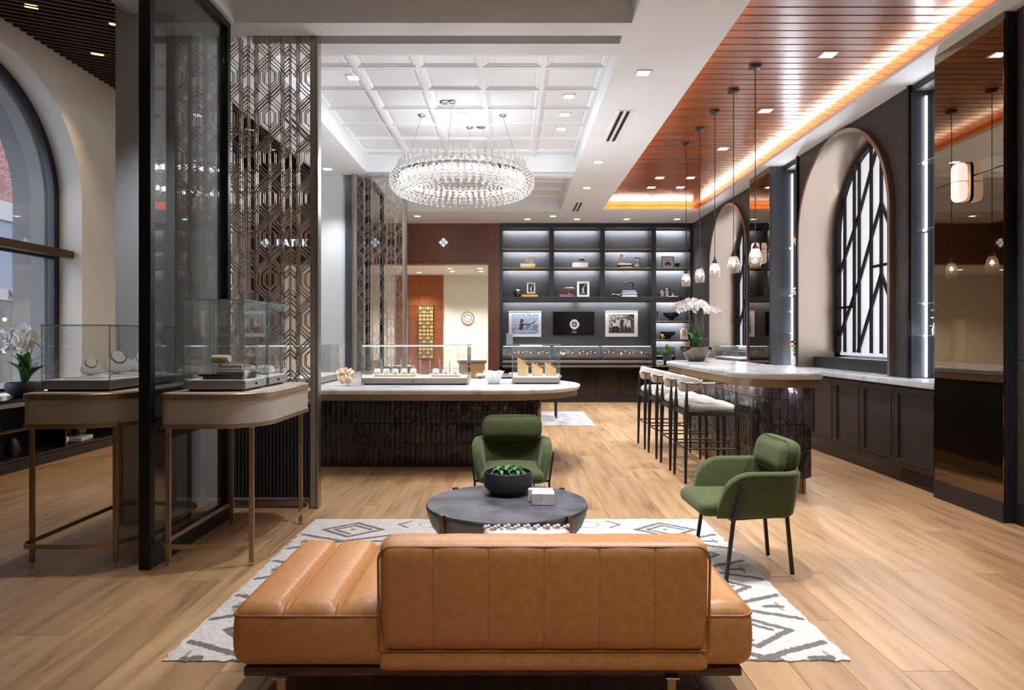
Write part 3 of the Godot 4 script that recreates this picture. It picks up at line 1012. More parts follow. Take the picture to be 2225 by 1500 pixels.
func street():
	# brick house across the street, seen through the arched window
	var X = -13.5
	struct("ground_street", G.new().span(-22, -6.3, -0.3, -0.1, 2, 40).done(), "street", "street outside the arched window")
	var h = thing("brick_building", "red brick building with stone bands across the street", "building")
	part(h, "wall", G.new().span(X - 4.0, X, 0, 14.0, 12.0, 26.0).done(), "mortar")
	var g = G.new()
	var g2 = G.new()
	var y = 4.95
	var row = 0
	while y < 9.6:
		var d = 16.4 + (0.11 if row % 2 else 0.0)
		while d < 20.4:
			var inwin = false
			for wn in [[17.0, 17.6], [18.62, 19.2]]:
				for wy in [[5.2, 6.6], [7.5, 8.9]]:
					if d + 0.1 > wn[0] - 0.12 and d < wn[1] + 0.12 and y > wy[0] - 0.15 and y < wy[1] + 0.15: inwin = true
			if not inwin:
				(g if rng.randf() < 0.6 else g2).span(X, X + 0.02, y, y + 0.066, d, d + 0.208)
			d += 0.22
		y += 0.078
		row += 1
	var o = part(h, "brickwork", g.done(), "brick_a"); o.set_meta("kind", "stuff")
	o = part(h, "darker_brickwork", g2.done(), "brick_b"); o.set_meta("kind", "stuff")
	for wn in [[17.0, 17.6], [18.62, 19.2]]:
		for wy in [[5.2, 6.6], [7.5, 8.9]]:
			var f = bpart(h, "window", "limestone", X - 0.05, X + 0.03, wy[0] - 0.12, wy[1] + 0.14, wn[0] - 0.1, wn[1] + 0.1)
			bpart(f, "pane", "shop_dark", 0.03, 0.05, -(wy[1] - wy[0]) / 2.0, (wy[1] - wy[0]) / 2.0, -(wn[1] - wn[0]) / 2.0, (wn[1] - wn[0]) / 2.0)
			bpart(f, "sash_bar", "limestone", 0.05, 0.07, -0.03, 0.03, -(wn[1] - wn[0]) / 2.0, (wn[1] - wn[0]) / 2.0)
	bpart(h, "stone_band", "limestone", X, X + 0.15, 4.45, 4.95, 12, 26)
	bpart(h, "stone_band", "limestone", X, X + 0.1, 6.9, 7.05, 12, 26)
	bpart(h, "shop_window", "shop_dark", X, X + 0.04, 0.2, 2.35, 12, 26)
	bpart(h, "sign_band", "limestone", X, X + 0.12, 2.35, 2.65, 12, 26)
	bpart(h, "upper_glazing", "grey_panel", X, X + 0.05, 2.65, 4.45, 12, 26)
	for d in [16.6, 17.6, 18.45, 19.3]:
		bpart(h, "shop_mullion", "shop_dark", X, X + 0.1, 0.2, 4.45, d, d + 0.1)
	var tm = TextMesh.new()
	tm.text = "N DA"
	var sf = SystemFont.new(); sf.font_names = PackedStringArray(["Droid Serif"])
	tm.font = sf; tm.font_size = 20; tm.pixel_size = 0.0155; tm.depth = 0.02
	part(h, "lettering", tm, "shop_dark", P(X + 0.14, 2.5, 18.5), Vector3(0, PI / 2.0, 0))
	for k in 3:
		var b = part(h, "shop_lamp", G.new().ball(Vector3.ZERO, 0.05, 8, 6).done(), "amber_glow", P(X + 0.08, 1.0 + k * 0.42, 18.05))

func downlights():
	var lens = bx(0.105, 0.004, 0.105, 0.0)
	var trim = G.new()
	for s in [[-1, 0], [1, 0], [0, -1], [0, 1]]:
		trim.box(Vector3(s[0] * 0.062, 0.0, s[1] * 0.062), Vector3(0.016 if s[0] else 0.14, 0.008, 0.016 if s[1] else 0.14), 0.002)
	var tm = trim.done(0.9)
	var first = null
	# x, depth, height, energy, beam angle
	var spots = [
		[1.19, 6.19, CEIL, 9.0, 36], [1.18, 9.34, CEIL, 8.0, 36], [1.2, 10.95, CEIL, 8.0, 36],
		[0.62, 7.44, COFFER - 0.012, 9.0, 34], [0.62, 8.04, COFFER - 0.012, 9.0, 34], [0.62, 8.6, COFFER - 0.012, 8.0, 34], [-0.587, 8.06, COFFER - 0.012, 7.0, 34],
		[-2.63, 9.72, CEIL, 4.5, 36], [-1.87, 13.5, CEIL, 6.0, 36], [0.81, 13.5, CEIL, 6.0, 36],
		[0.317, 13.85, CEIL, 6.0, 40], [1.32, 13.85, CEIL, 6.0, 40], [2.33, 13.85, CEIL, 6.0, 40], [3.35, 13.85, CEIL, 6.0, 40],
		[2.85, 6.15, WOODCEIL, 9.0, 34], [2.85, 7.67, WOODCEIL, 9.0, 34], [2.85, 9.22, WOODCEIL, 8.0, 34], [2.85, 10.9, WOODCEIL, 8.0, 34],
		[2.36, 10.9, WOODCEIL, 8.0, 34], [2.37, 11.6, WOODCEIL, 8.0, 34], [2.86, 11.6, WOODCEIL, 8.0, 34],
		[1.19, 3.6, CEIL, 11.0, 36], [2.85, 3.9, WOODCEIL, 14.0, 38], [-0.6, 4.3, COFFER - 0.012, 9.0, 36], [0.3, 3.9, COFFER - 0.012, 10.0, 36], [-0.6, 2.6, COFFER - 0.012, 2.5, 38], [0.5, 2.4, COFFER - 0.012, 3.0, 38], [0.1, 0.9, COFFER - 0.012, 8.0, 32],
		[1.19, 1.6, CEIL, 5.0, 38], [-2.5, 4.3, CEIL, 4.0, 42], [-1.6, 6.9, COFFER - 0.012, 5.0, 34],
	]
	for s in spots:
		var wood: bool = s[2] == WOODCEIL
		var o = thing("downlight", "square recessed downlight glowing in the mahogany board ceiling" if wood else "square recessed downlight glowing in the white ceiling", "downlight", P(s[0], s[2] - 0.004, s[1]), 0.0, "downlights in the mahogany ceiling" if wood else "downlights in the white ceiling")
		part(o, "trim", tm, "ceiling_white")
		part(o, "lens", lens, "downlight_glow", Vector3(0, -0.001, 0))
		spot(o, "beam", Vector3(0, -0.02, 0), Vector3(0, -1, 0), s[3], s[4], "f0f3ff")
	# linear air slots
	for q in [[1.2, 7.2, 8.36], [1.2, 12.1, 13.0], [-2.45, 7.4, 8.4]]:
		var v = thing("air_slot", ["linear black air slot in the white ceiling strip beside the coffers", "short linear air slot in the ceiling near the display shelves", "linear air slot in the ceiling above the left showcase"][0 if q[1] == 7.2 else (1 if q[1] > 10 else 2)], "air vent")
		bpart(v, "frame", "ceiling_white", q[0] - 0.09, q[0] + 0.09, CEIL - 0.006, CEIL + 0.002, q[1], q[2])
		for k in [-0.035, 0.035]: bpart(v, "slot", "black_metal", q[0] + k - 0.018, q[0] + k + 0.018, CEIL - 0.009, CEIL - 0.004, q[1] + 0.03, q[2] - 0.03, 0.0)

func rug_picture() -> Image:
	var W = 870; var H = 672
	var im = Image.create(W, H, false, Image.FORMAT_RGB8)
	var n = FastNoiseLite.new(); n.frequency = 0.03; n.seed = 5
	for j in H:
		for i in W:
			var t: float = 0.93 + 0.05 * n.get_noise_2d(i, j) - 0.05 * rng.randf()
			im.set_pixel(i, j, Color(t * 0.82, t * 0.79, t * 0.74))
	var c = Color(0.40, 0.375, 0.36)
	var c2 = Color(0.56, 0.53, 0.51)
	# crossing lines and nested lozenges down both long sides
	for side in [0, 1]:
		var x0: float = 105.0 if side == 0 else W - 105.0
		for k in 4:
			var y: float = 90.0 + k * 165.0
			for q in [[62.0, 3.4, c], [38.0, 2.8, c]]:
				var pts = [V2(x0 - q[0], y), V2(x0, y - q[0] * 0.82), V2(x0 + q[0], y), V2(x0, y + q[0] * 0.82)]
				for e in 4:
					if not (q[0] < 40 and e == 2): stroke(im, pts[e], pts[(e + 1) % 4], q[1] * 1.5, q[2], 0.06, 1.2)
			dot(im, x0, y, 5, c)
			for s in [-1, 1]:
				stroke(im, V2(x0 - 95, y + 82 - s * 46), V2(x0 + 95, y + 82 + s * 46), 5.6, c, 0.06, 1.4)
				stroke(im, V2(x0 + s * 80, y + 66), V2(x0 + s * 80, y + 98), 2.6, c2, 0.1, 1.0)
				stroke(im, V2(x0 + s * 70 - 12, y + 82), V2(x0 + s * 70 + 12, y + 82), 5.0, c, 0.1, 1.5)
	# field: long rounded bands and dashes
	for k in 7:
		var y: float = 50.0 + k * 96.0
		for s in [-1, 1]:
			var xc: float = W / 2.0 + s * 110.0
			for b in [0.0, 14.0]:
				stroke(im, V2(xc - 60 + b, y - 22 + b), V2(xc + 60 - b, y - 22 + b), 2.4, c2, 0.25, 1.4)
				stroke(im, V2(xc - 60 + b, y + 22 - b), V2(xc + 60 - b, y + 22 - b), 2.4, c2, 0.25, 1.4)
			for a in 14:
				var t = PI / 2.0 + PI * a / 13.0
				dot(im, xc - 60 + cos(t) * 24, y + sin(t) * 22, 2.4, c2)
				dot(im, xc + 60 - cos(t) * 24, y + sin(t) * 22, 2.4, c2)
		stroke(im, V2(W / 2.0 - 22, y), V2(W / 2.0 + 22, y), 2.6, c, 0.2, 1.4)
		for s in [-1, 1]:
			stroke(im, V2(W / 2.0 + s * 215, y - 26), V2(W / 2.0 + s * 240, y), 3.0, c, 0.12, 1.2)
			stroke(im, V2(W / 2.0 + s * 240, y), V2(W / 2.0 + s * 215, y + 26), 3.0, c, 0.12, 1.2)
	return im

func rug_mesh(x0, x1, d0, d1, th, nx, nd) -> ArrayMesh:
	# a soft slab with a wavering edge and its dye laid on by uv
	var st = SurfaceTool.new()
	st.begin(Mesh.PRIMITIVE_TRIANGLES)
	var n = FastNoiseLite.new(); n.frequency = 3.0
	var pt = func(i, j, y):
		var u = float(i) / nx; var w = float(j) / nd
		var edge = 1.0 if (i == 0 or i == nx or j == 0 or j == nd) else 0.0
		var ex: float = n.get_noise_2d(w * 16.0, 3.0) * 0.02 if (i == 0 or i == nx) else 0.0
		var ed: float = n.get_noise_2d(u * 16.0, 7.0) * 0.02 if (j == 0 or j == nd) else 0.0
		var yy: float = y * (0.55 if edge > 0 else 1.0) + (n.get_noise_2d(u * 14.0, w * 14.0) * 0.0018 if y > 0.0 else 0.0)
		return [Vector3(lerpf(x0, x1, u) + ex, yy, -lerpf(d0, d1, w) + ed), Vector2(u, 1.0 - w)]
	for j in nd:
		for i in nx:
			var q = [pt.call(i, j, th), pt.call(i, j + 1, th), pt.call(i + 1, j + 1, th), pt.call(i + 1, j, th)]
			for k in [0, 1, 2, 0, 2, 3]:
				st.set_smooth_group(0); st.set_uv(q[k][1]); st.add_vertex(q[k][0])
	for e in [[0, 1], [2, 1], [1, 0], [3, 0]]:
		var m: int = nx if e[0] in [1, 3] else nd
		for k in m:
			var a: Array; var b: Array
			match e[0]:
				0: a = pt.call(0, k + 1, th); b = pt.call(0, k, th)
				2: a = pt.call(nx, k, th); b = pt.call(nx, k + 1, th)
				1: a = pt.call(k, 0, th); b = pt.call(k + 1, 0, th)
				3: a = pt.call(k + 1, nd, th); b = pt.call(k, nd, th)
			var a0: Vector3 = a[0]; a0.y = 0.0
			var b0: Vector3 = b[0]; b0.y = 0.0
			for p in [[a[0], a[1]], [b[0], b[1]], [b0, b[1]], [a[0], a[1]], [b0, b[1]], [a0, a[1]]]:
				st.set_smooth_group(1); st.set_uv(p[1]); st.add_vertex(p[0])
	st.generate_normals()
	return st.commit()

func lounge():
	# rug
	var pile = noise_tex(0.2, [0.0, 1.0], [0.2, 0.8], 512, FastNoiseLite.TYPE_CELLULAR, 2, 61)
	var rm = mat("rug_dye", Color.WHITE, 0.95)
	rm.albedo_texture = tex_of(rug_picture())
	rm.heightmap_enabled = true; rm.heightmap_scale = 0.5; rm.heightmap_texture = pile
	single("area_rug", "ivory wool rug with charcoal tribal lines under the coffee table", "rug", rug_mesh(-1.475, 1.43, 2.88, 5.12, 0.011, 90, 70), "rug_dye")
	single("small_rug", "pale mottled rug on the floor behind the marble counter", "rug", rug_mesh(-0.6, 1.3, 10.55, 12.55, 0.008, 20, 20), mat_small_rug())
	# sofa: seen from behind, ten channels, half-width back
	var x0 = -1.027; var x1 = 0.885
	var cx = (x0 + x1) / 2.0; var wd = x1 - x0
	var s = thing("leather_daybed", "tan leather channel-tufted daybed with a low backrest on brass legs", "sofa", P(cx, 0.012, 2.5))
	# local: z to -0.82 is the front
	var ch = wd / 10.0
	var seat = func(p: Vector3, u: Vector3):
		if u.y > -0.2:
			var f = fposmod(p.x + wd / 2.0, ch) / ch
			var e = minf(f, 1.0 - f) * ch
			var k = clampf(p.y / 0.118, 0.0, 1.0)
			var inner = 1.0 if absf(p.x) < wd / 2.0 - 0.06 else 0.0
			var rear = clampf((0.41 - absf(p.z)) / 0.05, 0.25, 1.0)
			p.y -= 0.026 * exp(-pow(e / 0.013, 2.0)) * k * inner * rear
			p.y += 0.012 * sin(PI * f) * k
		p.x += 0.012 * (1.0 - u.y * u.y) * u.x
		if absf(u.z) > 0.99: p.z += 0.012 * u.z * (1.0 - u.y * u.y)
		return p
	part(s, "seat", G.new().rbox(Vector3(0, 0.255, -0.41), Vector3(wd, 0.236, 0.82), Vector3(0.05, 0.055, 0.06), 160, 10, 26, seat).done(0.5), "leather")
	var seam = G.new()
	var hy = 0.336
	var loop = []
	for p in rpoly([V2(-wd / 2.0 + 0.0, -0.002), V2(wd / 2.0, -0.002), V2(wd / 2.0, 0.822), V2(-wd / 2.0, 0.822)], [0.05, 0.05, 0.06, 0.06], 6): loop.push_back(P(p.x * 1.004, hy + 0.003 * sin(p.x * 14.0), p.y))
	seam.tube(loop, 0.0055, 6, true)
	for k in range(1, 10):
		var xx = -wd / 2.0 + ch * k
		if xx < -0.415 or xx > 0.78: seam.tube([Vector3(xx, 0.37, -0.035), Vector3(xx, 0.355, -0.008), Vector3(xx, hy, 0.004)], 0.0028, 6)
	part(s, "piping", seam.done(), "leather_seam")
	# back: five upright panels
	var bw = 1.2; var bc = 0.116 - cx
	var bk = func(p: Vector3, u: Vector3):
		var lean = (p.y + 0.2) * 0.06
		var f = fposmod(p.x + bw / 2.0, bw / 6.0) / (bw / 6.0)
		if absf(u.z) > 0.5: p.z += u.z * (0.004 * sin(PI * f) + 0.018 * (1.0 - u.y * u.y))
		if u.y > 0.9: p.y += 0.002 * sin(PI * f)
		p.z += lean
		return p
	part(s, "backrest", G.new().rbox(Vector3(bc, 0.413, -0.062), Vector3(bw, 0.402, 0.16), Vector3(0.045, 0.035, 0.05), 90, 16, 10, bk).done(0.5), "leather")
	var bs = G.new()
	var border = []
	for p in rpoly([V2(-bw / 2.0, 0.215), V2(bw / 2.0, 0.215), V2(bw / 2.0, 0.6), V2(-bw / 2.0, 0.6)], [0.008, 0.008, 0.05, 0.05], 6):
		border.push_back(Vector3(bc + p.x, p.y, 0.012 + (p.y - 0.213) * 0.06))
	bs.tube(border, 0.005, 6, true)
	for k in range(1, 6):
		var xx = bc - bw / 2.0 + bw / 6.0 * k
		var ln = []
		for i in 9:
			var y = 0.215 + 0.385 * i / 8.0
			var uy = (y - 0.413) / 0.2
			ln.push_back(Vector3(xx, y, 0.018 + 0.018 * (1.0 - uy * uy) + (y - 0.213) * 0.06 - 0.0005))
		bs.tube(ln, 0.0018, 6)
	part(s, "back_piping", bs.done(), "leather_seam")
	part(s, "rear_band", G.new().rbox(Vector3(bc, 0.176, -0.02), Vector3(bw + 0.004, 0.078, 0.07), 0.02, 20, 6, 6).done(0.5), "leather")
	part(s, "base_rail", G.new().box(Vector3(0, 0.122, -0.41), Vector3(wd - 0.07, 0.034, 0.78), 0.004).done(0.9), "walnut")
	for q in [[-0.78, -0.02], [0.66, -0.02], [-0.78, -0.8], [0.66, -0.8]]:
		part(s, "leg", bx(0.032, 0.106, 0.012, 0.002), "brass", Vector3(q[0], 0.053, q[1]))
		part(s, "leg_bracket", bx(0.05, 0.006, 0.05, 0.001), "brass", Vector3(q[0], 0.106, q[1] - 0.0))
	# cushion with a tasselled edge
	var cu = thing("throw_cushion", "cream wool cushion with a knotted fringe leaning on the daybed backrest", "cushion", P(0.06, 0.497, 2.79))
	cu.rotation.x = deg_to_rad(-12.0)
	var pil = func(p: Vector3, u: Vector3):
		p.z *= 0.25 + 0.75 * (1.0 - pow(absf(u.x), 3.0)) * (1.0 - pow(absf(u.y), 3.0))
		return p
	part(cu, "pillow", G.new().rbox(Vector3.ZERO, Vector3(0.36, 0.18, 0.12), Vector3(0.03, 0.03, 0.065), 16, 12, 8, pil).done(0.4), "wool")
	var fr = G.new()
	for k in 26:
		fr.ball(Vector3(-0.17 + k * 0.0136, 0.092 + 0.006 * sin(k * 2.1), rn(-0.008, 0.008)), rn(0.007, 0.01), 8, 6)
	part(cu, "fringe", fr.done(), "wool")
	# coffee table
	var t = thing("coffee_table", "round dark concrete coffee table with bronze leg posts", "table", P(-0.03, 0.012, 4.14))
	part(t, "table_top", G.new().lathe([[0.0, 0.335], [0.484, 0.335], [0.488, 0.340], [0.488, 0.352], [0.482, 0.36], [0.0, 0.36]], 72).done(0.6), "concrete_dark")
	part(t, "bowl_base", G.new().lathe([[0.0, 0.09], [0.16, 0.09], [0.3, 0.115], [0.4, 0.17], [0.455, 0.24], [0.478, 0.3], [0.484, 0.335], [0.0, 0.335]], 72).done(0.6), "concrete_side")
	for k in 4:
		var a = PI / 4.0 + k * PI / 2.0 + 0.02
		var lg = part(t, "leg", G.new().rbox(Vector3(0, 0.185, 0), Vector3(0.034, 0.37, 0.03), 0.006, 4, 4, 4).done(0.6), "brass_dark", Vector3(cos(a) * 0.497, 0, sin(a) * 0.497), Vector3(0, -a + PI / 2.0, 0))
	# planter with succulents
	var pl = thing("succulent_planter", "black bowl planter with pebbles and green succulents on the coffee table", "planter", P(-0.025, 0.373, 4.36))
	part(pl, "bowl", G.new().lathe([[0.0, 0.0], [0.115, 0.0], [0.118, 0.012], [0.125, 0.022], [0.15, 0.045], [0.158, 0.075], [0.152, 0.14], [0.148, 0.143], [0.143, 0.14], [0.145, 0.105], [0.0, 0.105]], 48).done(0.6), "charcoal_pot")
	part(pl, "soil", G.new().lathe([[0.0, 0.1], [0.144, 0.1], [0.144, 0.11], [0.0, 0.114]], 32).done(), "soil")
	for k in 9:
		var a = k * 0.698 + 0.2
		part(pl, "pebble", G.new().rbox(Vector3.ZERO, Vector3(0.05, 0.028, 0.04), Vector3(0.02, 0.012, 0.016), 4, 4, 4).done(0.4), "stone_dark", Vector3(cos(a) * 0.1, 0.12, sin(a) * 0.1), Vector3(0.2, a * 2.0, 0.3))
	var lf = leaf_mesh(0.052, 0.026, 0.007, 0.35)
	for q in [[0.0, 0.0, 1.0], [-0.055, 0.02, 0.8], [0.05, 0.03, 0.75]]:
		for k in 15:
			var a = k * 2.39996
			var tilt = 0.25 + 1.0 * (1.0 - float(k) / 15.0)
			var o = part(pl, "leaf", lf, "leaf" if k % 3 else "leaf_bright", Vector3(q[0], 0.14 + 0.035 * k / 15.0, q[1]))
			o.basis = Basis(Vector3.UP, a) * Basis(Vector3.RIGHT, tilt)
			o.scale = Vector3.ONE * q[2] * (1.7 - 0.6 * k / 15.0)
	# marble block box
	var mb = thing("marble_box", "white marble block box with a notched slot on the coffee table", "box", P(0.175, 0.3735, 4.10), -0.06)
	part(mb, "block", G.new().box(Vector3(0.012, 0.036, 0.02), Vector3(0.134, 0.072, 0.085), 0.004).done(0.9), "stone_pale")
	part(mb, "block", G.new().box(Vector3(-0.004, 0.039, -0.042), Vector3(0.15, 0.078, 0.036), 0.004).done(0.9), "stone_pale")
	part(mb, "slot_inlay", G.new().rbox(Vector3(-0.0565, 0.032, 0.014), Vector3(0.006, 0.05, 0.018), Vector3(0.002, 0.009, 0.009), 3, 6, 6).done(0.5), "taupe")
	# armchairs
	var a1 = armchair("green velvet armchair with a round headrest cushion behind the coffee table", P(0.0, 0.015, 5.02), 0.0)
	var a2 = copy(a1, "green velvet armchair standing half off the rug with its side turned", P(1.39, 0.015, 4.06), deg_to_rad(-88.0))

func mat_small_rug():
	var im = Image.create(128, 128, false, Image.FORMAT_RGB8)
	var n = FastNoiseLite.new(); n.frequency = 0.05; n.seed = 77
	for j in 128:
		for i in 128:
			var t: float = 0.66 + 0.2 * n.get_noise_2d(i, j)
			im.set_pixel(i, j, Color(t, t * 0.99, t * 0.97))
	var m = mat("small_rug_dye", Color.WHITE, 0.95)
	m.albedo_texture = tex_of(im)
	return m

# a pointed leaf that lies along +z, arched, with some thickness
func leaf_mesh(l, w, th, arch, seg := 6) -> ArrayMesh:
	var rr = []
	for i in seg + 1:
		var t = float(i) / seg
		var ww: float = maxf(0.0006, w / 2.0 * pow(sin(PI * (0.12 + 0.88 * t) * 0.98), 0.8))
		var y: float = l * arch * sin(t * PI * 0.5) * (1.0 - 0.55 * t)
		var z: float = l * t
		var hh: float = maxf(0.0003, th / 2.0 * (1.0 - 0.6 * t))
		rr.push_back([Vector3(-ww, y + ww * 0.35, z), Vector3(0, y + hh, z), Vector3(ww, y + ww * 0.35, z), Vector3(ww * 0.6, y + ww * 0.2 - hh, z), Vector3(0, y - hh, z), Vector3(-ww * 0.6, y + ww * 0.2 - hh, z)])
	return G.new().rings(rr).done(0.3)

func armchair(label, at, turn):
	var c = thing("armchair", label, "armchair", at, turn, "green velvet armchairs")
	# wrap-around shell: arms and back, front at +z
	var rr = []
	var path = []
	var hw = 0.215; var zf = 0.245; var zb = -0.12
	var n = 46
	for i in n + 1:
		var t = float(i) / n
		# from the right front round the back to the left front
		var L1 = zf - zb
		var arc = PI * hw
		var tot = 2.0 * L1 + arc
		var s = t * tot
		var p: Vector3; var o: Vector3; var fr: float
		if s < L1:
			p = Vector3(hw, 0, zf - s); o = Vector3(1, 0, 0); fr = s
		elif s < L1 + arc:
			var a = (s - L1) / hw
			p = Vector3(cos(a) * hw, 0, zb - sin(a) * hw * 0.42); o = Vector3(cos(a), 0, -sin(a)); fr = 9.0
		else:
			p = Vector3(-hw, 0, zb + (s - L1 - arc)); o = Vector3(-1, 0, 0); fr = tot - s
		var k = clampf(fr / 0.19, 0.0, 1.0)
		var topy = 0.41 + 0.195 * sqrt(maxf(0.0, 1.0 - pow(1.0 - k, 2.2)))
		var th = 0.07 * (0.35 + 0.65 * sqrt(clampf(fr / 0.03, 0.0, 1.0)))
		var y0 = 0.335
		var ring = []
		var m = 16
		for j in m:
			var a = TAU * j / m
			var cx = cos(a); var sy = sin(a)
			var yy: float
			if sy >= 0.0: yy = topy - th / 2.0 + sy * th / 2.0
			else: yy = y0 + th / 2.0 + sy * th / 2.0
			if absf(cx) > 0.98: yy = (topy + y0) / 2.0 + (0.0)
			var flare = (yy - y0) * 0.17
			ring.push_back(p + o * (cx * th / 2.0 + flare) + Vector3(0, yy, 0))
		rr.push_back(ring)
	part(c, "shell", G.new().rings(rr).done(0.2), "velvet")
	var sb = func(p: Vector3, u: Vector3):
		p.y += 0.02 * (1.0 - u.x * u.x) * (1.0 - u.z * u.z) * maxf(0.0, u.y)
		if u.z > 0.0: p.x *= 1.0 + 0.14 * u.z
		return p
	part(c, "seat_cushion", G.new().rbox(Vector3(0, 0.383, 0.09), Vector3(0.405, 0.09, 0.5), Vector3(0.04, 0.042, 0.05), 10, 8, 10, sb).done(0.3), "velvet")
	var hb = func(p: Vector3, u: Vector3):
		p.z += 0.34 * p.x * p.x * 1.0
		p.z -= p.y * 0.22
		p.z += 0.012 * u.z * (1.0 - u.x * u.x) * (1.0 - u.y * u.y)
		return p
	part(c, "headrest", G.new().rbox(Vector3(0, 0.668, -0.195), Vector3(0.45, 0.186, 0.115), Vector3(0.07, 0.07, 0.05), 18, 12, 8, hb).done(0.3), "velvet")
	var se = G.new()
	var sp = []
	for q in rpoly([V2(-0.2235, 0.577), V2(0.2235, 0.577), V2(0.2235, 0.759), V2(-0.2235, 0.759)], [0.068, 0.068, 0.068, 0.068], 6):
		sp.push_back(Vector3(q.x, q.y, -0.195 + 0.34 * q.x * q.x - (q.y - 0.668) * 0.22 + 0.028))
	se.tube(sp, 0.0025, 6, true)
	part(c, "headrest_seam", se.done(), "velvet")
	for s in [-1, 1]:
		part(c, "front_leg", G.new().bar(Vector3(s * 0.275, 0.0, 0.215), Vector3(s * 0.264, 0.335, 0.17), 0.014, 0.02, Vector3(1, 0, 0)).bar(Vector3(s * 0.264, 0.33, 0.17), Vector3(s * 0.297, 0.53, 0.13), 0.014, 0.02, Vector3(1, 0, 0)).done(0.9), "stool_black")
		part(c, "rear_leg", G.new().bar(Vector3(s * 0.17, 0.0, -0.205), Vector3(s * 0.165, 0.335, -0.175), 0.014, 0.02, Vector3(1, 0, 0)).bar(Vector3(s * 0.165, 0.33, -0.175), Vector3(s * 0.17, 0.705, -0.285), 0.014, 0.02, Vector3(1, 0, 0)).done(0.9), "stool_black")
	part(c, "underframe", G.new().bar(Vector3(-0.262, 0.333, 0.17), Vector3(0.262, 0.333, 0.17), 0.014, 0.014).bar(Vector3(-0.165, 0.333, -0.175), Vector3(0.165, 0.333, -0.175), 0.014, 0.014).bar(Vector3(-0.222, 0.333, 0.17), Vector3(-0.165, 0.333, -0.175), 0.014, 0.014).bar(Vector3(0.222, 0.333, 0.17), Vector3(0.165, 0.333, -0.175), 0.014, 0.014).done(0.9), "stool_black")
	return c

# tiles set upright along a plan path (x, d), outward to the left of travel
func tile_path(parent, path: Array, ys: Array, tw: float):
	var variants = []
	var cache = {}
	var pos = []
	var total = 0.0
	for i in path.size() - 1: total += path[i].distance_to(path[i + 1])
	var n = int(round(total / tw))
	tw = total / n
	var at = func(s):
		var left: float = s
		for i in path.size() - 1:
			var l: float = path[i].distance_to(path[i + 1])
			if left <= l or i == path.size() - 2: return [path[i].lerp(path[i + 1], left / l), (path[i + 1] - path[i]).normalized()]
			left -= l
	var made = 0
	for r in ys.size() - 1:
		var hgt: float = ys[r + 1] - ys[r] - 0.003
		for v in 4:
			var g = G.new()
			var amp: float = [0.0, 0.0015, -0.0012, 0.001][v]
			var bend = func(p: Vector3, u: Vector3):
				if u.z > 0.5: p.z += amp * sin(p.y * 40.0 + v) + 0.0022 * (1.0 - u.x * u.x)
				return p
			g.rbox(Vector3.ZERO, Vector3(tw - 0.003, hgt, 0.014), Vector3(0.003, 0.003, 0.004), 3, 5, 2, bend)
			cache["%d_%d" % [r, v]] = g.done(0.6)
	for k in n:
		var e = at.call((k + 0.5) * tw)
		var p: Vector2 = e[0]
		var t: Vector2 = e[1]
		for r in ys.size() - 1:
			var o = part(parent, "tile", cache["%d_%d" % [r, rng.randi() % 4]], "glazed_%d" % (rng.randi() % 4))
			var x = Vector3(t.x, 0, -t.y)
			var z = x.cross(Vector3.UP)
			o.transform = Transform3D(Basis(x, Vector3.UP, z), P(p.x, (ys[r] + ys[r + 1]) / 2.0, p.y))
			o.rotate_object_local(Vector3.RIGHT, rn(-0.008, 0.008))
			o.rotate_object_local(Vector3.UP, rn(-0.02, 0.02))
			made += 1
	return made

func arc(c: Vector2, r, a0, a1, n) -> Array:
	var out = []
	for k in n + 1: out.push_back(c + Vector2.from_angle(lerpf(a0, a1, float(k) / n)) * r)
	return out

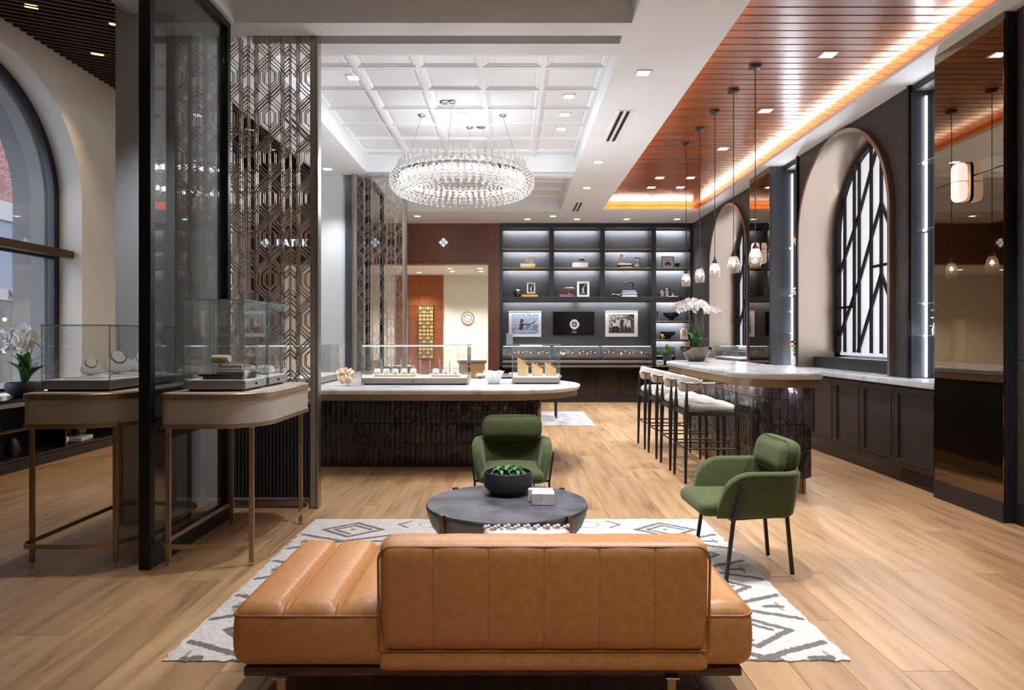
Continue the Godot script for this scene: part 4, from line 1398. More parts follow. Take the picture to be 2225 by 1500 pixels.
# glass showcase: metal base, glass sides and lid, inner deck; local origin at the middle of its foot
func showcase(label, at, w, dp, h, base_h, m, led = true, turn = 0.0, lock = 0.0, deck = "tray_white"):
	var c = thing("glass_showcase", label, "showcase", at, turn)
	part(c, "foot", bx(w - 0.05, 0.014, dp - 0.05, 0.0), "black_metal", Vector3(0, 0.007, 0))
	part(c, "base", bx(w, base_h, dp, 0.002), m, Vector3(0, 0.014 + base_h / 2.0, 0))
	var y0: float = 0.014 + base_h
	part(c, "deck", bx(w - 0.03, 0.006, dp - 0.03, 0.001), deck, Vector3(0, y0 + 0.003, 0))
	var gh: float = h - y0
	var ym: float = y0 + gh / 2.0
	for s in [-1, 1]:
		part(c, "pane", bx(w - 0.016, gh, 0.006, 0.0), "pane_case", Vector3(0, ym, s * (dp / 2.0 - 0.005)))
		part(c, "pane", bx(0.006, gh, dp - 0.016, 0.0), "pane_case", Vector3(s * (w / 2.0 - 0.005), ym, 0))
	part(c, "lid", bx(w, 0.008, dp, 0.0), "pane_case", Vector3(0, h + 0.004, 0))
	var ed = G.new()
	for sx in [-1, 1]:
		for sz in [-1, 1]: ed.box(Vector3(sx * (w / 2.0 - 0.004), ym, sz * (dp / 2.0 - 0.004)), Vector3(0.007, gh, 0.007))
		ed.box(Vector3(sx * (w / 2.0 + 0.001), h + 0.004, 0), Vector3(0.002, 0.009, dp))
		ed.box(Vector3(0, h + 0.004, sx * (dp / 2.0 + 0.001)), Vector3(w, 0.009, 0.002))
	part(c, "glass_edges", ed.done(), "glass_edge")
	if led:
		part(c, "light_bar", bx(w - 0.03, 0.008, 0.01, 0.001), "led_case", Vector3(0, h - 0.006, dp / 2.0 - 0.02))
		area(c, "led", Vector3(0, h - 0.014, dp / 2.0 - 0.03), Vector3(0, -1, -0.5), w - 0.05, 0.02, 0.2 + 0.15 * w, "f2f6ff", Vector3.FORWARD)
	if lock != 0.0:
		part(c, "lock", G.new().tube([Vector3(lock, 0.014 + base_h / 2.0, dp / 2.0), Vector3(lock, 0.014 + base_h / 2.0, dp / 2.0 + 0.006)], 0.008, 12).done(), "black_metal")
	return c

func island():
	var H = 0.85
	var outline = arc(V2(-0.13, 7.675), 0.895, -PI / 2.0, PI / 2.0, 36)
	outline.append_array([V2(-1.75, 8.57), V2(-1.75, 10.0), V2(-2.45, 10.0), V2(-2.45, 6.78)])
	var t = thing("marble_counter", "long marble-topped counter with a rounded end clad in dark glazed tiles", "counter")
	part(t, "worktop", G.new().slab(outline, [[0.03, H - 0.052], [0.012, H - 0.05], [0.012, H - 0.034], [0.004, H - 0.028], [0.0, H - 0.016], [0.006, H - 0.004], [0.016, H - 0.004], [0.02, H]]).done(0.8), "marble")
	part(t, "brass_band", G.new().slab(outline, [[0.035, H - 0.115], [0.035, H - 0.051]]).done(0.8), "brass")
	var bp = [V2(-2.4, 7.235)]
	bp.append_array(arc(V2(-0.13, 7.675), 0.44, -PI / 2.0, PI / 2.0, 24))
	var core = bp.duplicate(); core.append_array([V2(-2.4, 8.115)])
	part(t, "core", G.new().slab(core, [[0.008, 0.0], [0.008, H - 0.11]]).done(0.8), "black_lacquer")
	part(t, "side_core", G.new().span(-2.4, -1.9, 0, H - 0.11, 8.1, 9.9).done(), "black_lacquer")
	var path = [V2(-2.4, 7.225)]
	path.append_array(arc(V2(-0.13, 7.675), 0.45, -PI / 2.0, PI / 2.0 - 0.5, 24))
	tile_path(t, path, [0.006, 0.245, 0.462, 0.691, H - 0.112], 0.055)
	# showcases on it
	var c1 = showcase("long lit glass showcase with ring cushions in the middle of the marble counter", P(-1.06, H, 7.72), 1.16, 0.6, 0.43, 0.06, "champagne", true, 0.0, -0.02)
	var c2 = showcase("small glass showcase with three watch ramps near the rounded counter end", P(0.2675, H, 7.82), 0.535, 0.5, 0.435, 0.06, "champagne", false)
	area(c2, "led", Vector3(-0.05, 0.418, 0.02), Vector3(0, -1, 0), 0.25, 0.02, 0.15, "f4f8ff", Vector3.FORWARD)
	part(c2, "light_bar", bx(0.25, 0.006, 0.02, 0.001), "led_case", Vector3(-0.05, 0.425, 0.02))
	var c3 = showcase("lit glass showcase along the left arm of the marble counter behind the lattice screen", P(-2.27, H, 7.95), 0.34, 1.25, 0.43, 0.06, "champagne", true)
	# acrylic ring stands and cushions inside the long case
	var yd = H + 0.014 + 0.06 + 0.007
	for q in [[-1.30, 0.50], [-0.74, 0.34]]:
		var tr = thing("display_tray", "white display tray with an oak front in the long showcase, %s" % ("under five ring rolls" if q[0] < -1.0 else "under three ring rolls"), "tray", P(q[0], yd, 7.62))
		part(tr, "oak_front", bx(q[1] - 0.04, 0.022, 0.14, 0.002), "oak_pale", Vector3(0, 0.011, 0))
		part(tr, "top", bx(q[1], 0.006, 0.16, 0.001), "tray_white", Vector3(0, 0.025, 0))
	var roll = G.new()
	roll.rbox(Vector3(0, 0.03, 0), Vector3(0.07, 0.06, 0.08), Vector3(0.012, 0.028, 0.03), 4, 6, 6)
	var rolls = roll.done(0.4)
	var rings_g = G.new()
	for k in 3:
		var lp = []
		for j in 14: lp.push_back(Vector3(-0.022 + k * 0.022, 0.03 + 0.034 * sin(TAU * j / 14.0), 0.042 * cos(TAU * j / 14.0)))
		rings_g.tube(lp, 0.0035, 5, true)
		rings_g.ball(Vector3(-0.022 + k * 0.022, 0.066, 0.016), 0.007, 6, 4)
	var rmesh = rings_g.done()
	for x in [-1.5, -1.4, -1.3, -1.2, -1.1, -0.85, -0.74, -0.63]:
		var o = thing("ring_roll", "white ring roll set with silver rings in the long showcase", "ring display", P(x, yd + 0.028, 7.60), 0.0, "ring rolls in the long showcase")
		part(o, "roll", rolls, "suede"); part(o, "rings", rmesh, "chrome")
	for x in [-1.53, -1.42, -1.31, -1.2, -1.09, -0.98, -0.87, -0.76, -0.65]:
		var g = G.new()
		var prof = [V2(0, 0)]
		for k in 10: prof.push_back(V2(0.13 * cos(k * PI / 18.0), 0.19 * sin(k * PI / 18.0) + 0.0))
		g.prism(prof, -0.003, 0.003, "x")
		single("acrylic_divider", "curved clear acrylic divider standing in the long showcase", "divider", g.done(0.5), "acrylic", P(x + 0.05, yd, 7.71), 0.0, "acrylic dividers in the long showcase")
	var flat = thing("bracelet_tray", "flat silver bracelet tray between the ring displays in the long showcase", "tray", P(-0.98, yd, 7.55))
	part(flat, "tray", bx(0.17, 0.008, 0.09, 0.002), "tray_white", Vector3(0, 0.004, 0))
	for k in 4:
		var lp = []
		for j in 14: lp.push_back(Vector3(-0.06 + k * 0.04 + 0.017 * cos(TAU * j / 14.0), 0.012, 0.03 * sin(TAU * j / 14.0)))
		part(flat, "bracelet", G.new().tube(lp, 0.004, 5, true).done(), "chrome")
	# three oak watch ramps in the small case
	var ramp = G.new().prism([V2(-0.062, 0), V2(0.062, 0), V2(0.062, 0.1), V2(-0.062, 0.2)], -0.045, 0.045, "z").done(0.9)
	for k in 3:
		var hgt: float = [1.0, 0.72, 0.78][k]
		var o = thing("watch_ramp", ["tall oak watch ramp with gold watch in the small showcase", "low oak watch ramp with gold watch in the middle of the small showcase", "oak watch ramp with gold watch beside the right pane of the small showcase"][k], "watch stand", P([0.125, 0.29, 0.44][k], yd, 7.80))
		var rp = part(o, "ramp", ramp, "oak_pale"); rp.scale.y = hgt
		var w = part(o, "watch_band", G.new().rbox(Vector3.ZERO, Vector3(0.15, 0.012, 0.026), Vector3(0.004, 0.004, 0.004), 6, 3, 3).done(0.5), "gold", Vector3(0, 0.158 * hgt, 0), Vector3(0, 0, -atan(0.1 / 0.124 * hgt)))
		part(w, "watch_case", G.new().lathe([[0.0, 0.0], [0.021, 0.0], [0.022, 0.008], [0.018, 0.014], [0.0, 0.014]], 16).done(0.6), "gold", Vector3(0, 0.002, 0))
	# onyx cube cluster
	var on = thing("onyx_sculpture", "cream onyx cube cluster sculpture on the marble counter", "sculpture", P(-1.79, H + 0.022, 7.35))
	var k3 = 0
	for q in [[-0.035, 0.05, 0.0, 0.5], [0.035, 0.05, 0.02, 0.2], [0.0, 0.115, 0.0, 0.8], [-0.045, 0.11, 0.02, 0.4], [0.045, 0.105, -0.01, 1.0], [0.0, 0.06, 0.045, 0.7]]:
		part(on, "cube", bx(0.075, 0.075, 0.075, 0.004), "onyx", Vector3(q[0], q[1], q[2]), Vector3(0.6, q[3], 0.6))
	# marble bowl with a wavy rim
	var rr = []
	for p in [[0.052, 0.0], [0.062, 0.004], [0.085, 0.06], [0.112, 0.13], [0.118, 0.14], [0.112, 0.14], [0.1, 0.12], [0.07, 0.05], [0.03, 0.03]]:
		var r = []
		for j in 40:
			var a = TAU * j / 40.0
			var wv: float = 1.0 + 0.05 * sin(a * 6.0) * (p[1] / 0.14)
			r.push_back(Vector3(cos(a) * p[0] * wv, p[1] + 0.006 * sin(a * 6.0 + 1.0) * (p[1] / 0.14), sin(a) * p[0] * wv))
		rr.push_back(r)
	single("marble_bowl", "white marble bowl with a fluted rim between the two counter showcases", "bowl", G.new().rings(rr).done(0.5), "stone_pale", P(-0.205, H, 7.62))
	# desk behind the counter
	var dk = thing("consultation_desk", "white-topped desk with thin dark tapered legs behind the counter", "desk", P(0.1, 0, 11.4))
	part(dk, "top", bx(1.4, 0.03, 0.7, 0.004), "marble", Vector3(0, 0.735, 0))
	for q in [[-0.64, -0.3], [0.64, -0.3], [-0.64, 0.02], [0.64, 0.02]]:
		part(dk, "leg", G.new().tube([Vector3(0, 0, 0), Vector3(0, 0.72, 0)], [0.012, 0.024], 10).done(), "stool_black", Vector3(q[0], 0.012, q[1]))
	single("wooden_tray", "small oak tray lying on the white desk", "tray", bx(0.2, 0.03, 0.14, 0.003), "oak_pale", P(-0.3, 0.766, 11.4))
	single("wooden_tray", "small oak tray on the desk behind the watch ramps", "tray", bx(0.3, 0.025, 0.18, 0.003), "tray_white", P(0.1, 0.763, 11.45))

func bar():
	var H = 1.07
	var pl = rpoly([V2(1.93, 5.66), V2(2.60, 5.70), V2(2.84, 7.06), V2(2.84, 8.95), V2(1.95, 8.95)], [0.42, 0.0, 0.1, 0.1, 0.35], 12)
	var b = thing("bar_counter", "marble-topped bar counter with dark glazed tiles and a brass plinth", "bar counter")
	part(b, "worktop", G.new().slab(pl, [[0.03, H - 0.056], [0.01, H - 0.054], [0.008, H - 0.036], [0.002, H - 0.03], [0.0, H - 0.018], [0.006, H - 0.006], [0.016, H - 0.006], [0.02, H]]).done(0.8), "marble_grey")
	part(b, "brass_band", G.new().slab(pl, [[0.035, H - 0.125], [0.035, H - 0.055]]).done(0.8), "brass")
	var base = rpoly([V2(2.2, 5.93), V2(2.6, 5.93), V2(2.6, 8.75), V2(2.2, 8.75)], [0.35, 0.02, 0.02, 0.2], 14)
	part(b, "core", G.new().slab(base, [[0.014, 0.14], [0.014, H - 0.12]]).done(0.8), "black_lacquer")
	part(b, "plinth", G.new().slab(base, [[0.055, 0.0], [0.055, 0.145]]).done(0.8), "brass")
	var path = [V2(2.2, 8.5), V2(2.2, 6.28)]
	path.append_array(arc(V2(2.55, 6.28), 0.35, PI, PI * 1.5, 14))
	path.append_array([V2(2.6, 5.93)])
	tile_path(b, path, [0.15, 0.386, 0.606, 0.826, H - 0.12], 0.066)
	area(b, "under_light", P(2.14, H - 0.13, 7.3), Vector3(0.45, -1, 0), 0.02, 2.4, 2.5, "f4f6ff", Vector3.FORWARD)
	bpart(b, "led_strip", "led_cool", 2.10, 2.112, H - 0.13, H - 0.124, 6.2, 8.5, 0.0)
	area(b, "under_light", P(2.4, H - 0.13, 5.84), Vector3(0, -1, -0.45), 0.35, 0.02, 0.35, "f4f6ff", Vector3.RIGHT)
	# stools
	var s1 = stool()
	s1.position = P(1.87, 0, 6.6); s1.rotation.y = PI / 2.0
	s1.set_meta("label", "cream bar stool at the rounded end of the bar")
	copy(s1, "cream bar stool second from the rounded end of the bar", P(1.87, 0, 7.22), PI / 2.0)
	copy(s1, "cream bar stool third from the rounded end of the bar", P(1.87, 0, 7.89), PI / 2.0)
	copy(s1, "cream bar stool farthest along the bar, by the orchid end", P(1.87, 0, 8.56), PI / 2.0)
	# orchid in a mirrored bowl
	var at = P(2.28, H, 8.45)
	orchid("tall white orchid arrangement in a smoked mirror bowl on the bar", at, 1.0, "bronze_glass", true)

func stool():
	var c = thing("bar_stool", "cream bar stool", "bar stool", Vector3.ZERO, 0.0, "cream bar stools along the bar")
	# faces +z
	var hx = 0.205; var zf = 0.24; var zb = -0.24
	for sx in [-1, 1]:
		for q in [[zf, 0.93], [zb, 0.93]]:
			var l = part(c, "leg", G.new().tube([Vector3(sx * (hx + 0.012), 0, q[0] * 1.03), Vector3(sx * hx, 0.5, q[0]), Vector3(sx * hx, 0.66, q[0] * 0.99), Vector3(sx * hx, 0.86, q[0] * 0.97)], [0.012, 0.02, 0.024, 0.01], 10).done(), "stool_black")
			part(l, "brass_tip", G.new().tube([Vector3(sx * hx, 0.84, q[0] * 0.972), Vector3(sx * hx, 0.93, q[0] * 0.962)], 0.009, 10).done(), "brass_dark")
	var rail = [Vector3(hx, 0.93, zf * 0.962)]
	for p in rpoly([V2(hx, -zf * 0.9), V2(hx, -zb + 0.01), V2(-hx, -zb + 0.01), V2(-hx, -zf * 0.9)], [0.0, 0.12, 0.12, 0.0], 8): rail.push_back(Vector3(p.x, 0.935, -p.y))
	rail.push_back(Vector3(-hx, 0.93, zf * 0.962))
	part(c, "arm_rail", G.new().tube(rail, 0.009, 8).done(), "brass_dark")
	part(c, "seat_frame", G.new().box(Vector3(0, 0.655, zf * 0.985), Vector3(hx * 2.0, 0.045, 0.02), 0.003).box(Vector3(0, 0.655, zb * 0.985), Vector3(hx * 2.0, 0.045, 0.02), 0.003).box(Vector3(hx, 0.655, 0), Vector3(0.02, 0.045, zf * 1.95), 0.003).box(Vector3(-hx, 0.655, 0), Vector3(0.02, 0.045, zf * 1.95), 0.003).done(0.9), "stool_black")
	var sb = func(p: Vector3, u: Vector3):
		p.y += 0.02 * (1.0 - u.x * u.x) * (1.0 - u.z * u.z) * maxf(0.0, u.y) - 0.012 * u.z * maxf(u.y, 0.0)
		return p
	part(c, "seat", G.new().rbox(Vector3(0, 0.71, 0.01), Vector3(0.425, 0.085, 0.475), Vector3(0.06, 0.04, 0.07), 10, 8, 10, sb).done(0.3), "boucle")
	var bb = func(p: Vector3, u: Vector3):
		var k = absf(p.x) / 0.215
		p.y *= 1.0 - 0.35 * k * k
		p.z += 0.13 * k * k * k
		p.z -= 0.004 * cos(p.y * 75.0) * absf(u.z)
		return p
	part(c, "backrest", G.new().rbox(Vector3(0, 0.925, -0.222), Vector3(0.43, 0.165, 0.075), Vector3(0.06, 0.06, 0.035), 18, 18, 6, bb).done(0.3), "boucle")
	for q in [[Vector3(hx, 0.32, zf), Vector3(hx, 0.32, zb)], [Vector3(-hx, 0.32, zf), Vector3(-hx, 0.32, zb)], [Vector3(-hx, 0.27, zf), Vector3(hx, 0.27, zf)], [Vector3(-hx, 0.32, zb), Vector3(hx, 0.32, zb)]]:
		part(c, "stretcher", G.new().tube(q, 0.008, 8).done(), "stool_black")
	return c

func flower_mesh() -> ArrayMesh:
	var g = G.new()
	for k in 5:
		var a: float = [0.0, 1.2, 2.25, 4.03, 5.08][k]
		var w: float = 0.026 if k in [1, 4] else 0.017
		g.xf = Transform3D(Basis(Vector3(0, 0, 1), a))
		var rr = []
		for i in 6:
			var t = i / 5.0
			var ww: float = maxf(0.0008, w * sin(PI * minf(1.0, 0.1 + 0.86 * t)))
			var y: float = 0.004 + 0.042 * t
			var z: float = 0.012 * t * t - 0.003
			rr.push_back([Vector3(-ww, y, z + 0.003), Vector3(0, y, z + 0.001), Vector3(ww, y, z + 0.003), Vector3(0, y, z - 0.001)])
		g.rings(rr)
	return g.done(0.2)

func orchid(label, at, sc, pot_m, big):
	var o = thing("potted_orchid", label, "orchid", at)
	o.scale = Vector3.ONE * sc
	if big:
		part(o, "bowl", G.new().lathe([[0.0, 0.0], [0.085, 0.0], [0.1, 0.01], [0.17, 0.11], [0.195, 0.175], [0.19, 0.185], [0.18, 0.175], [0.15, 0.14], [0.0, 0.14]], 48).done(0.6), "bronze_glass" if M.has("bronze_glass") else mat("bronze_glass", "6a5f56", 0.05, 1.0))
	else:
		part(o, "bowl", G.new().lathe([[0.0, 0.0], [0.07, 0.0], [0.11, 0.03], [0.125, 0.07], [0.12, 0.1], [0.112, 0.1], [0.1, 0.07], [0.0, 0.07]], 32).done(0.6), "charcoal_pot")
	var y0: float = 0.15 if big else 0.08
	var lm = leaf_mesh(0.26, 0.075, 0.006, 0.5, 8)
	for k in 11:
		var a = k * 2.39996 + 0.5
		var l = part(o, "leaf", lm, "leaf_dark" if k % 2 else "leaf", Vector3(0, y0, 0))
		l.basis = Basis(Vector3.UP, a) * Basis(Vector3.RIGHT, -0.5 - 0.5 * float(k % 3) / 2.0)
		l.scale = Vector3.ONE * (0.75 + 0.3 * float((k * 5) % 7) / 7.0)
	var fm = flower_mesh()
	var hm = G.new().ball(Vector3.ZERO, 0.006, 6, 4).done()
	var n = 6 if big else 4
	for k in n:
		var side: float = -1.0 if k % 2 else 1.0
		var bx0: float = (k - (n - 1) / 2.0) * 0.05
		var top: float = (0.52 if big else 0.3) + 0.05 * sin(k * 2.7)
		var pts = []
		for i in 9:
			var t = i / 8.0
			pts.push_back(Vector3(bx0 * (0.3 + 0.7 * t) + side * 0.03 * sin(t * PI), y0 + top * t, 0.02 * sin(k * 3.0 + t * 2.0)))
		var e: Vector3 = pts[-1]
		var reach: float = 0.22 if big else 0.2
		for i in range(1, 9):
			var t = i / 8.0
			pts.push_back(e + Vector3((side if k != 2 else -1.0) * reach * t, 0.05 * sin(t * PI) - 0.03 * t, 0.04 * sin(k * 1.7) * t))
		part(o, "stem", G.new().tube(pts, 0.0035, 6).done(), "stem")
		for i in 6:
			var p: Vector3 = pts[9 + i]
			var f = part(o, "flower", fm, "petal", p + Vector3(rn(-0.02, 0.02), rn(-0.035, 0.01), 0.012 + rn(-0.01, 0.03)), Vector3(rn(-0.5, 0.3), rn(-0.9, 0.9), rn(-0.4, 0.4)))
			f.scale = Vector3.ONE * rn(0.85, 1.15) * (1.0 if big else 1.35)
			part(f, "heart", hm, "petal_heart", Vector3(0, 0.0, 0.006))
		for i in 3:
			part(o, "bud", G.new().ball(Vector3.ZERO, Vector3(0.007, 0.009, 0.007), 6, 5).done(), "petal", pts[14] + Vector3((side if k != 2 else -1.0) * 0.022 * (i + 1), -0.004 * i, 0))
	return o

func chandelier():
	var c = thing("crystal_chandelier", "large round crystal bead chandelier hanging from the coffered ceiling", "chandelier", P(-0.588, 0, 8.07))
	var R = 0.705; var Y = 3.2
	var ring = G.new()
	var rr = []
	for k in 97:
		var a = TAU * k / 96.0
		var q = Vector3(cos(a), 0, sin(a))
		rr.push_back([q * (R - 0.04) + Vector3(0, Y + 0.05, 0), q * (R + 0.04) + Vector3(0, Y + 0.05, 0), q * (R + 0.04) + Vector3(0, Y + 0.08, 0), q * (R - 0.04) + Vector3(0, Y + 0.08, 0)])
	ring.rings(rr, false)
	part(c, "hoop", ring.done(0.8), "chrome")
	# strands of glass beads on wire: over the outside, over the inside, and straight below
	var strand = func(prof):
		var g = G.new()
		var wire = []
		for b in prof:
			g.ball(Vector3(b[0], b[1], 0), b[2], 8, 6)
			wire.push_back(Vector3(b[0], b[1], 0))
		g.tube(wire, 0.002, 4)
		return g.done(0.3)
	var outer = [[R + 0.04, Y + 0.225, 0.005], [R + 0.04, Y + 0.205, 0.009], [R + 0.04, Y + 0.178, 0.0145]]
	var inner = [[R - 0.05, Y + 0.185, 0.006], [R - 0.05, Y + 0.165, 0.013]]
	for k in 13:
		var a = deg_to_rad(78.0 - 176.0 * k / 12.0)
		outer.push_back([R + 0.132 * cos(a), Y + 0.145 * sin(a), 0.0155])
	for k in 10:
		var a = deg_to_rad(104.0 + 146.0 * k / 9.0)
		inner.push_back([R + 0.112 * cos(a), Y + 0.125 * sin(a), 0.0145])
	var low = []
	for k in 7: low.push_back([R + 0.05 * sin(k * 0.5), Y + 0.05 - 0.034 * k, 0.0145])
	var ms = [strand.call(outer), strand.call(inner), strand.call(low)]
	for k in 54:
		for m in 3:
			part(c, "crystal_strand", ms[m], "crystal", Vector3.ZERO, Vector3(0, TAU * (k + 0.5 * (m % 2)) / 54.0, 0))
	for k in 54:
		var a = TAU * k / 54.0
		var p = Vector3(cos(a) * R, Y + 0.01, sin(a) * R)
		part(c, "lamp", G.new().ball(Vector3.ZERO, Vector3(0.018, 0.03, 0.018), 8, 6).done(), "chandelier_light", p)
		if k % 6 == 0: omni(c, "glow", p, 1.0, "f8faff", 0.02)
	# cables and canopies
	for q in [[-0.48, 0.0, true], [0.48, 0.0, true], [-0.08, 0.47, false], [0.06, -0.46, false]]:
		part(c, "canopy", G.new().lathe([[0.0, 0.0], [0.03, 0.0], [0.045, 0.018], [0.0, 0.02]], 20).done(0.6), "chrome", Vector3(q[0], COFFER - 0.035, q[1]))
		var l = Vector2(q[0], q[1]).normalized() * R
		part(c, "cable", G.new().tube([Vector3(q[0], COFFER - 0.03, q[1]), Vector3(l.x, Y + 0.08, l.y)], 0.0025, 6).done(), "steel")
	for q in [[-0.16, 0.45], [0.2, -0.44]]:
		part(c, "power_canopy", G.new().lathe([[0.0, 0.0], [0.04, 0.0], [0.06, 0.018], [0.0, 0.02]], 20).done(0.6), "chrome", Vector3(q[0], COFFER - 0.035, q[1]))

func pendants():
	var first = null
	var ds = [6.41, 7.04, 7.69, 8.31, 8.96]
	var words = ["above the rounded end of the bar", "second from the rounded end of the bar", "hanging third along the bar", "fourth from the rounded end of the bar", "hanging above the orchid end of the bar"]
	for i in 5:
		var lab: String = "smoked glass pendant lamp on a black cord, " + words[i]
		if first == null:
			var p = thing("pendant_lamp", lab, "pendant lamp", P(2.285, 0, ds[i]), 0.0, "glass pendants over the bar")
			part(p, "canopy", G.new().lathe([[0.0, 0.0], [0.045, 0.0], [0.06, 0.012], [0.06, 0.025], [0.0, 0.027]], 24).done(0.6), "black_metal", Vector3(0, WOODCEIL - 0.03, 0))
			part(p, "cord", G.new().tube([Vector3(0, 2.28, 0), Vector3(0, WOODCEIL - 0.02, 0)], 0.0042, 6).done(), "black_metal")
			part(p, "cap", G.new().lathe([[0.032, 2.205], [0.022, 2.225], [0.009, 2.25], [0.004, 2.29], [0.0, 2.29]], 20).done(0.5), "black_metal")
			# blown bell in two tones with a waist band
			part(p, "upper_glass", G.new().lathe([[0.028, 2.206], [0.045, 2.18], [0.055, 2.15], [0.06, 2.11]], 28).done(0.3), "pane_tinted_light")
			part(p, "lower_glass", G.new().lathe([[0.06, 2.109], [0.06, 2.085], [0.055, 2.055], [0.048, 2.035]], 28).done(0.3), "smoke_glass")
			part(p, "waist_band", G.new().tube(circle(0.0605, 2.11, 32), 0.003, 6, true).done(), "grey_metal")
			part(p, "bulb", G.new().ball(Vector3(0, 2.135, 0), Vector3(0.02, 0.035, 0.02), 12, 10).done(), "bulb")
			omni(p, "glow", Vector3(0, 2.135, 0), 0.18, "fff0e0", 0.02)
			first = p
		else:
			copy(first, lab, P(2.285, 0, ds[i]))

func circle(r, y, n) -> Array:
	var out = []
	for k in n: out.push_back(Vector3(cos(TAU * k / n) * r, y, sin(TAU * k / n) * r))
	return out

# one layer of the geometric metal lattice over w x h, lower left corner at the origin, in the plane z = 0
func lattice(w, h, bw, th) -> ArrayMesh:
	var g = G.new()
	var cw = 0.335; var chh = 0.325
	var seg = func(a: Vector2, b: Vector2):
		# clip to the frame
		var d = b - a
		var t0 = 0.0; var t1 = 1.0
		for e in [[-d.x, a.x], [d.x, w - a.x], [-d.y, a.y], [d.y, h - a.y]]:
			if absf(e[0]) < 1e-7:
				if e[1] < 0.0: return
			else:
				var r: float = e[1] / e[0]
				if e[0] < 0.0: t0 = maxf(t0, r)
				else: t1 = minf(t1, r)
		if t1 - t0 < 0.02: return
		var p: Vector2 = a + d * t0; var q: Vector2 = a + d * t1
		g.bar(Vector3(p.x, p.y, 0), Vector3(q.x, q.y, 0), bw, th, Vector3(d.y, -d.x, 0).normalized())
	var cols = int(w / cw) + 2
	var rows = int(h / chh) + 2
	var ox = fmod(w / 2.0, cw) - cw / 2.0
	for c in range(-1, cols):
		var x = ox + c * cw + cw * 0.5
		for u in [-0.112, 0.112, -0.1, 0.1, cw / 2.0, 0.0]:
			seg.call(V2(x + u, 0), V2(x + u, h))
		for r in range(-1, rows):
			var y = r * chh + (0.0)
			# nested hexagons
			for q in [[0.082, 0.05, 0.125], [0.045, 0.04, 0.08]]:
				for s in [-1.0, 1.0]:
					if q[1] < 0.1: seg.call(V2(x + s * q[0], y - q[1]), V2(x + s * q[0], y + q[1]))
					seg.call(V2(x + s * q[0], y + q[1]), V2(x, y + q[2]))
					seg.call(V2(x + s * q[0], y - q[1]), V2(x, y - q[2]))
			for s in [-1.0, 1.0]:
				for k in [0.0, 0.03]:
					seg.call(V2(x + s * 0.112, y + 0.05 + k), V2(x, y + 0.16 + k))
					seg.call(V2(x + s * 0.112, y - 0.05 - k), V2(x, y - 0.16 - k))
			# chevrons between the columns
			for k in [0.0, 0.034, 0.09, 0.124, chh / 2.0, chh / 2.0 + 0.034]:
				for s in [-1.0, 1.0]:
					seg.call(V2(x + s * 0.112, y + k), V2(x + s * cw / 2.0, y + k + 0.055))
			for k in [0.06, 0.06 + chh / 2.0]:
				for s in [-1.0, 1.0]: seg.call(V2(x + s * 0.09, y + k), V2(x + s * 0.14, y + k - 0.05))
	return g.done(0.9)

func screens():
	var l1 = lattice(0.66, 3.0, 0.0062, 0.009)
	for i in 2:
		var d: float = [5.49, 10.06][i]
		var s = thing("lattice_screen", ["tall bronze lattice screen standing at the end of the glass partition", "tall bronze lattice screen beyond the marble counter by the white pier"][i], "screen", P(-1.95, 0, d))
		for z in ([-0.018, 0.018] if i == 0 else [0.0]): part(s, "lattice", l1, "screen_metal", Vector3(-0.33, 0.86, z))
		for x in [-0.36, 0.36]:
			part(s, "post", bx(0.05, 3.86, 0.07, 0.004), "screen_metal", Vector3(x, 1.935, 0))
			part(s, "post_strip", bx(0.016, 3.86, 0.09, 0.002), "steel", Vector3(x + 0.034 * signf(x), 1.935, 0))
		part(s, "head_rail", bx(0.72, 0.04, 0.07, 0.003), "screen_metal", Vector3(0, 3.86, 0))
		part(s, "mid_rail", bx(0.67, 0.03, 0.06, 0.003), "screen_metal", Vector3(0, 0.85, 0))
		var fl = G.new()
		for k in 24:
			fl.box(Vector3(-0.322 + k * 0.028, 0.46, 0.012), Vector3(0.017, 0.76, 0.02), 0.003)
		fl.box(Vector3(0, 0.46, -0.01), Vector3(0.67, 0.76, 0.02))
		var o = part(s, "fluted_panel", fl.done(0.9), "reeded_black")
		part(s, "foot_rail", bx(0.67, 0.06, 0.05, 0.002), "grey_metal", Vector3(0, 0.04, 0))
	# framed glass partitions at right angles to the screens
	for i in 2:
		var d0: float = [4.01, 10.2][i]; var d1: float = [5.16, 11.35][i]
		var p = thing("glass_partition", ["black framed smoked glass partition beside the display tables", "black framed glass partition beyond the farther lattice screen"][i], "partition", Vector3.ZERO)
		for d in [d0, d1 - 0.055]: bpart(p, "post", "black_metal", -2.195, -2.125, 0.0, 3.74, d, d + 0.055, 0.003)
		bpart(p, "top_rail", "black_metal", -2.195, -2.125, 3.69, 3.74, d0 + 0.055, d1 - 0.055, 0.003)
		bpart(p, "bottom_rail", "black_metal", -2.195, -2.125, 0.0, 0.12, d0 + 0.055, d1 - 0.055, 0.003)
		bpart(p, "mid_rail", "black_metal", -2.195, -2.125, 0.74, 0.79, d0 + 0.055, d1 - 0.055, 0.003)
		bpart(p, "pane", "pane_tinted", -2.163, -2.155, 0.79, 3.69, d0 + 0.055, d1 - 0.055, 0.0)
		bpart(p, "pane", "pane_tinted", -2.163, -2.155, 0.12, 0.74, d0 + 0.055, d1 - 0.055, 0.0)

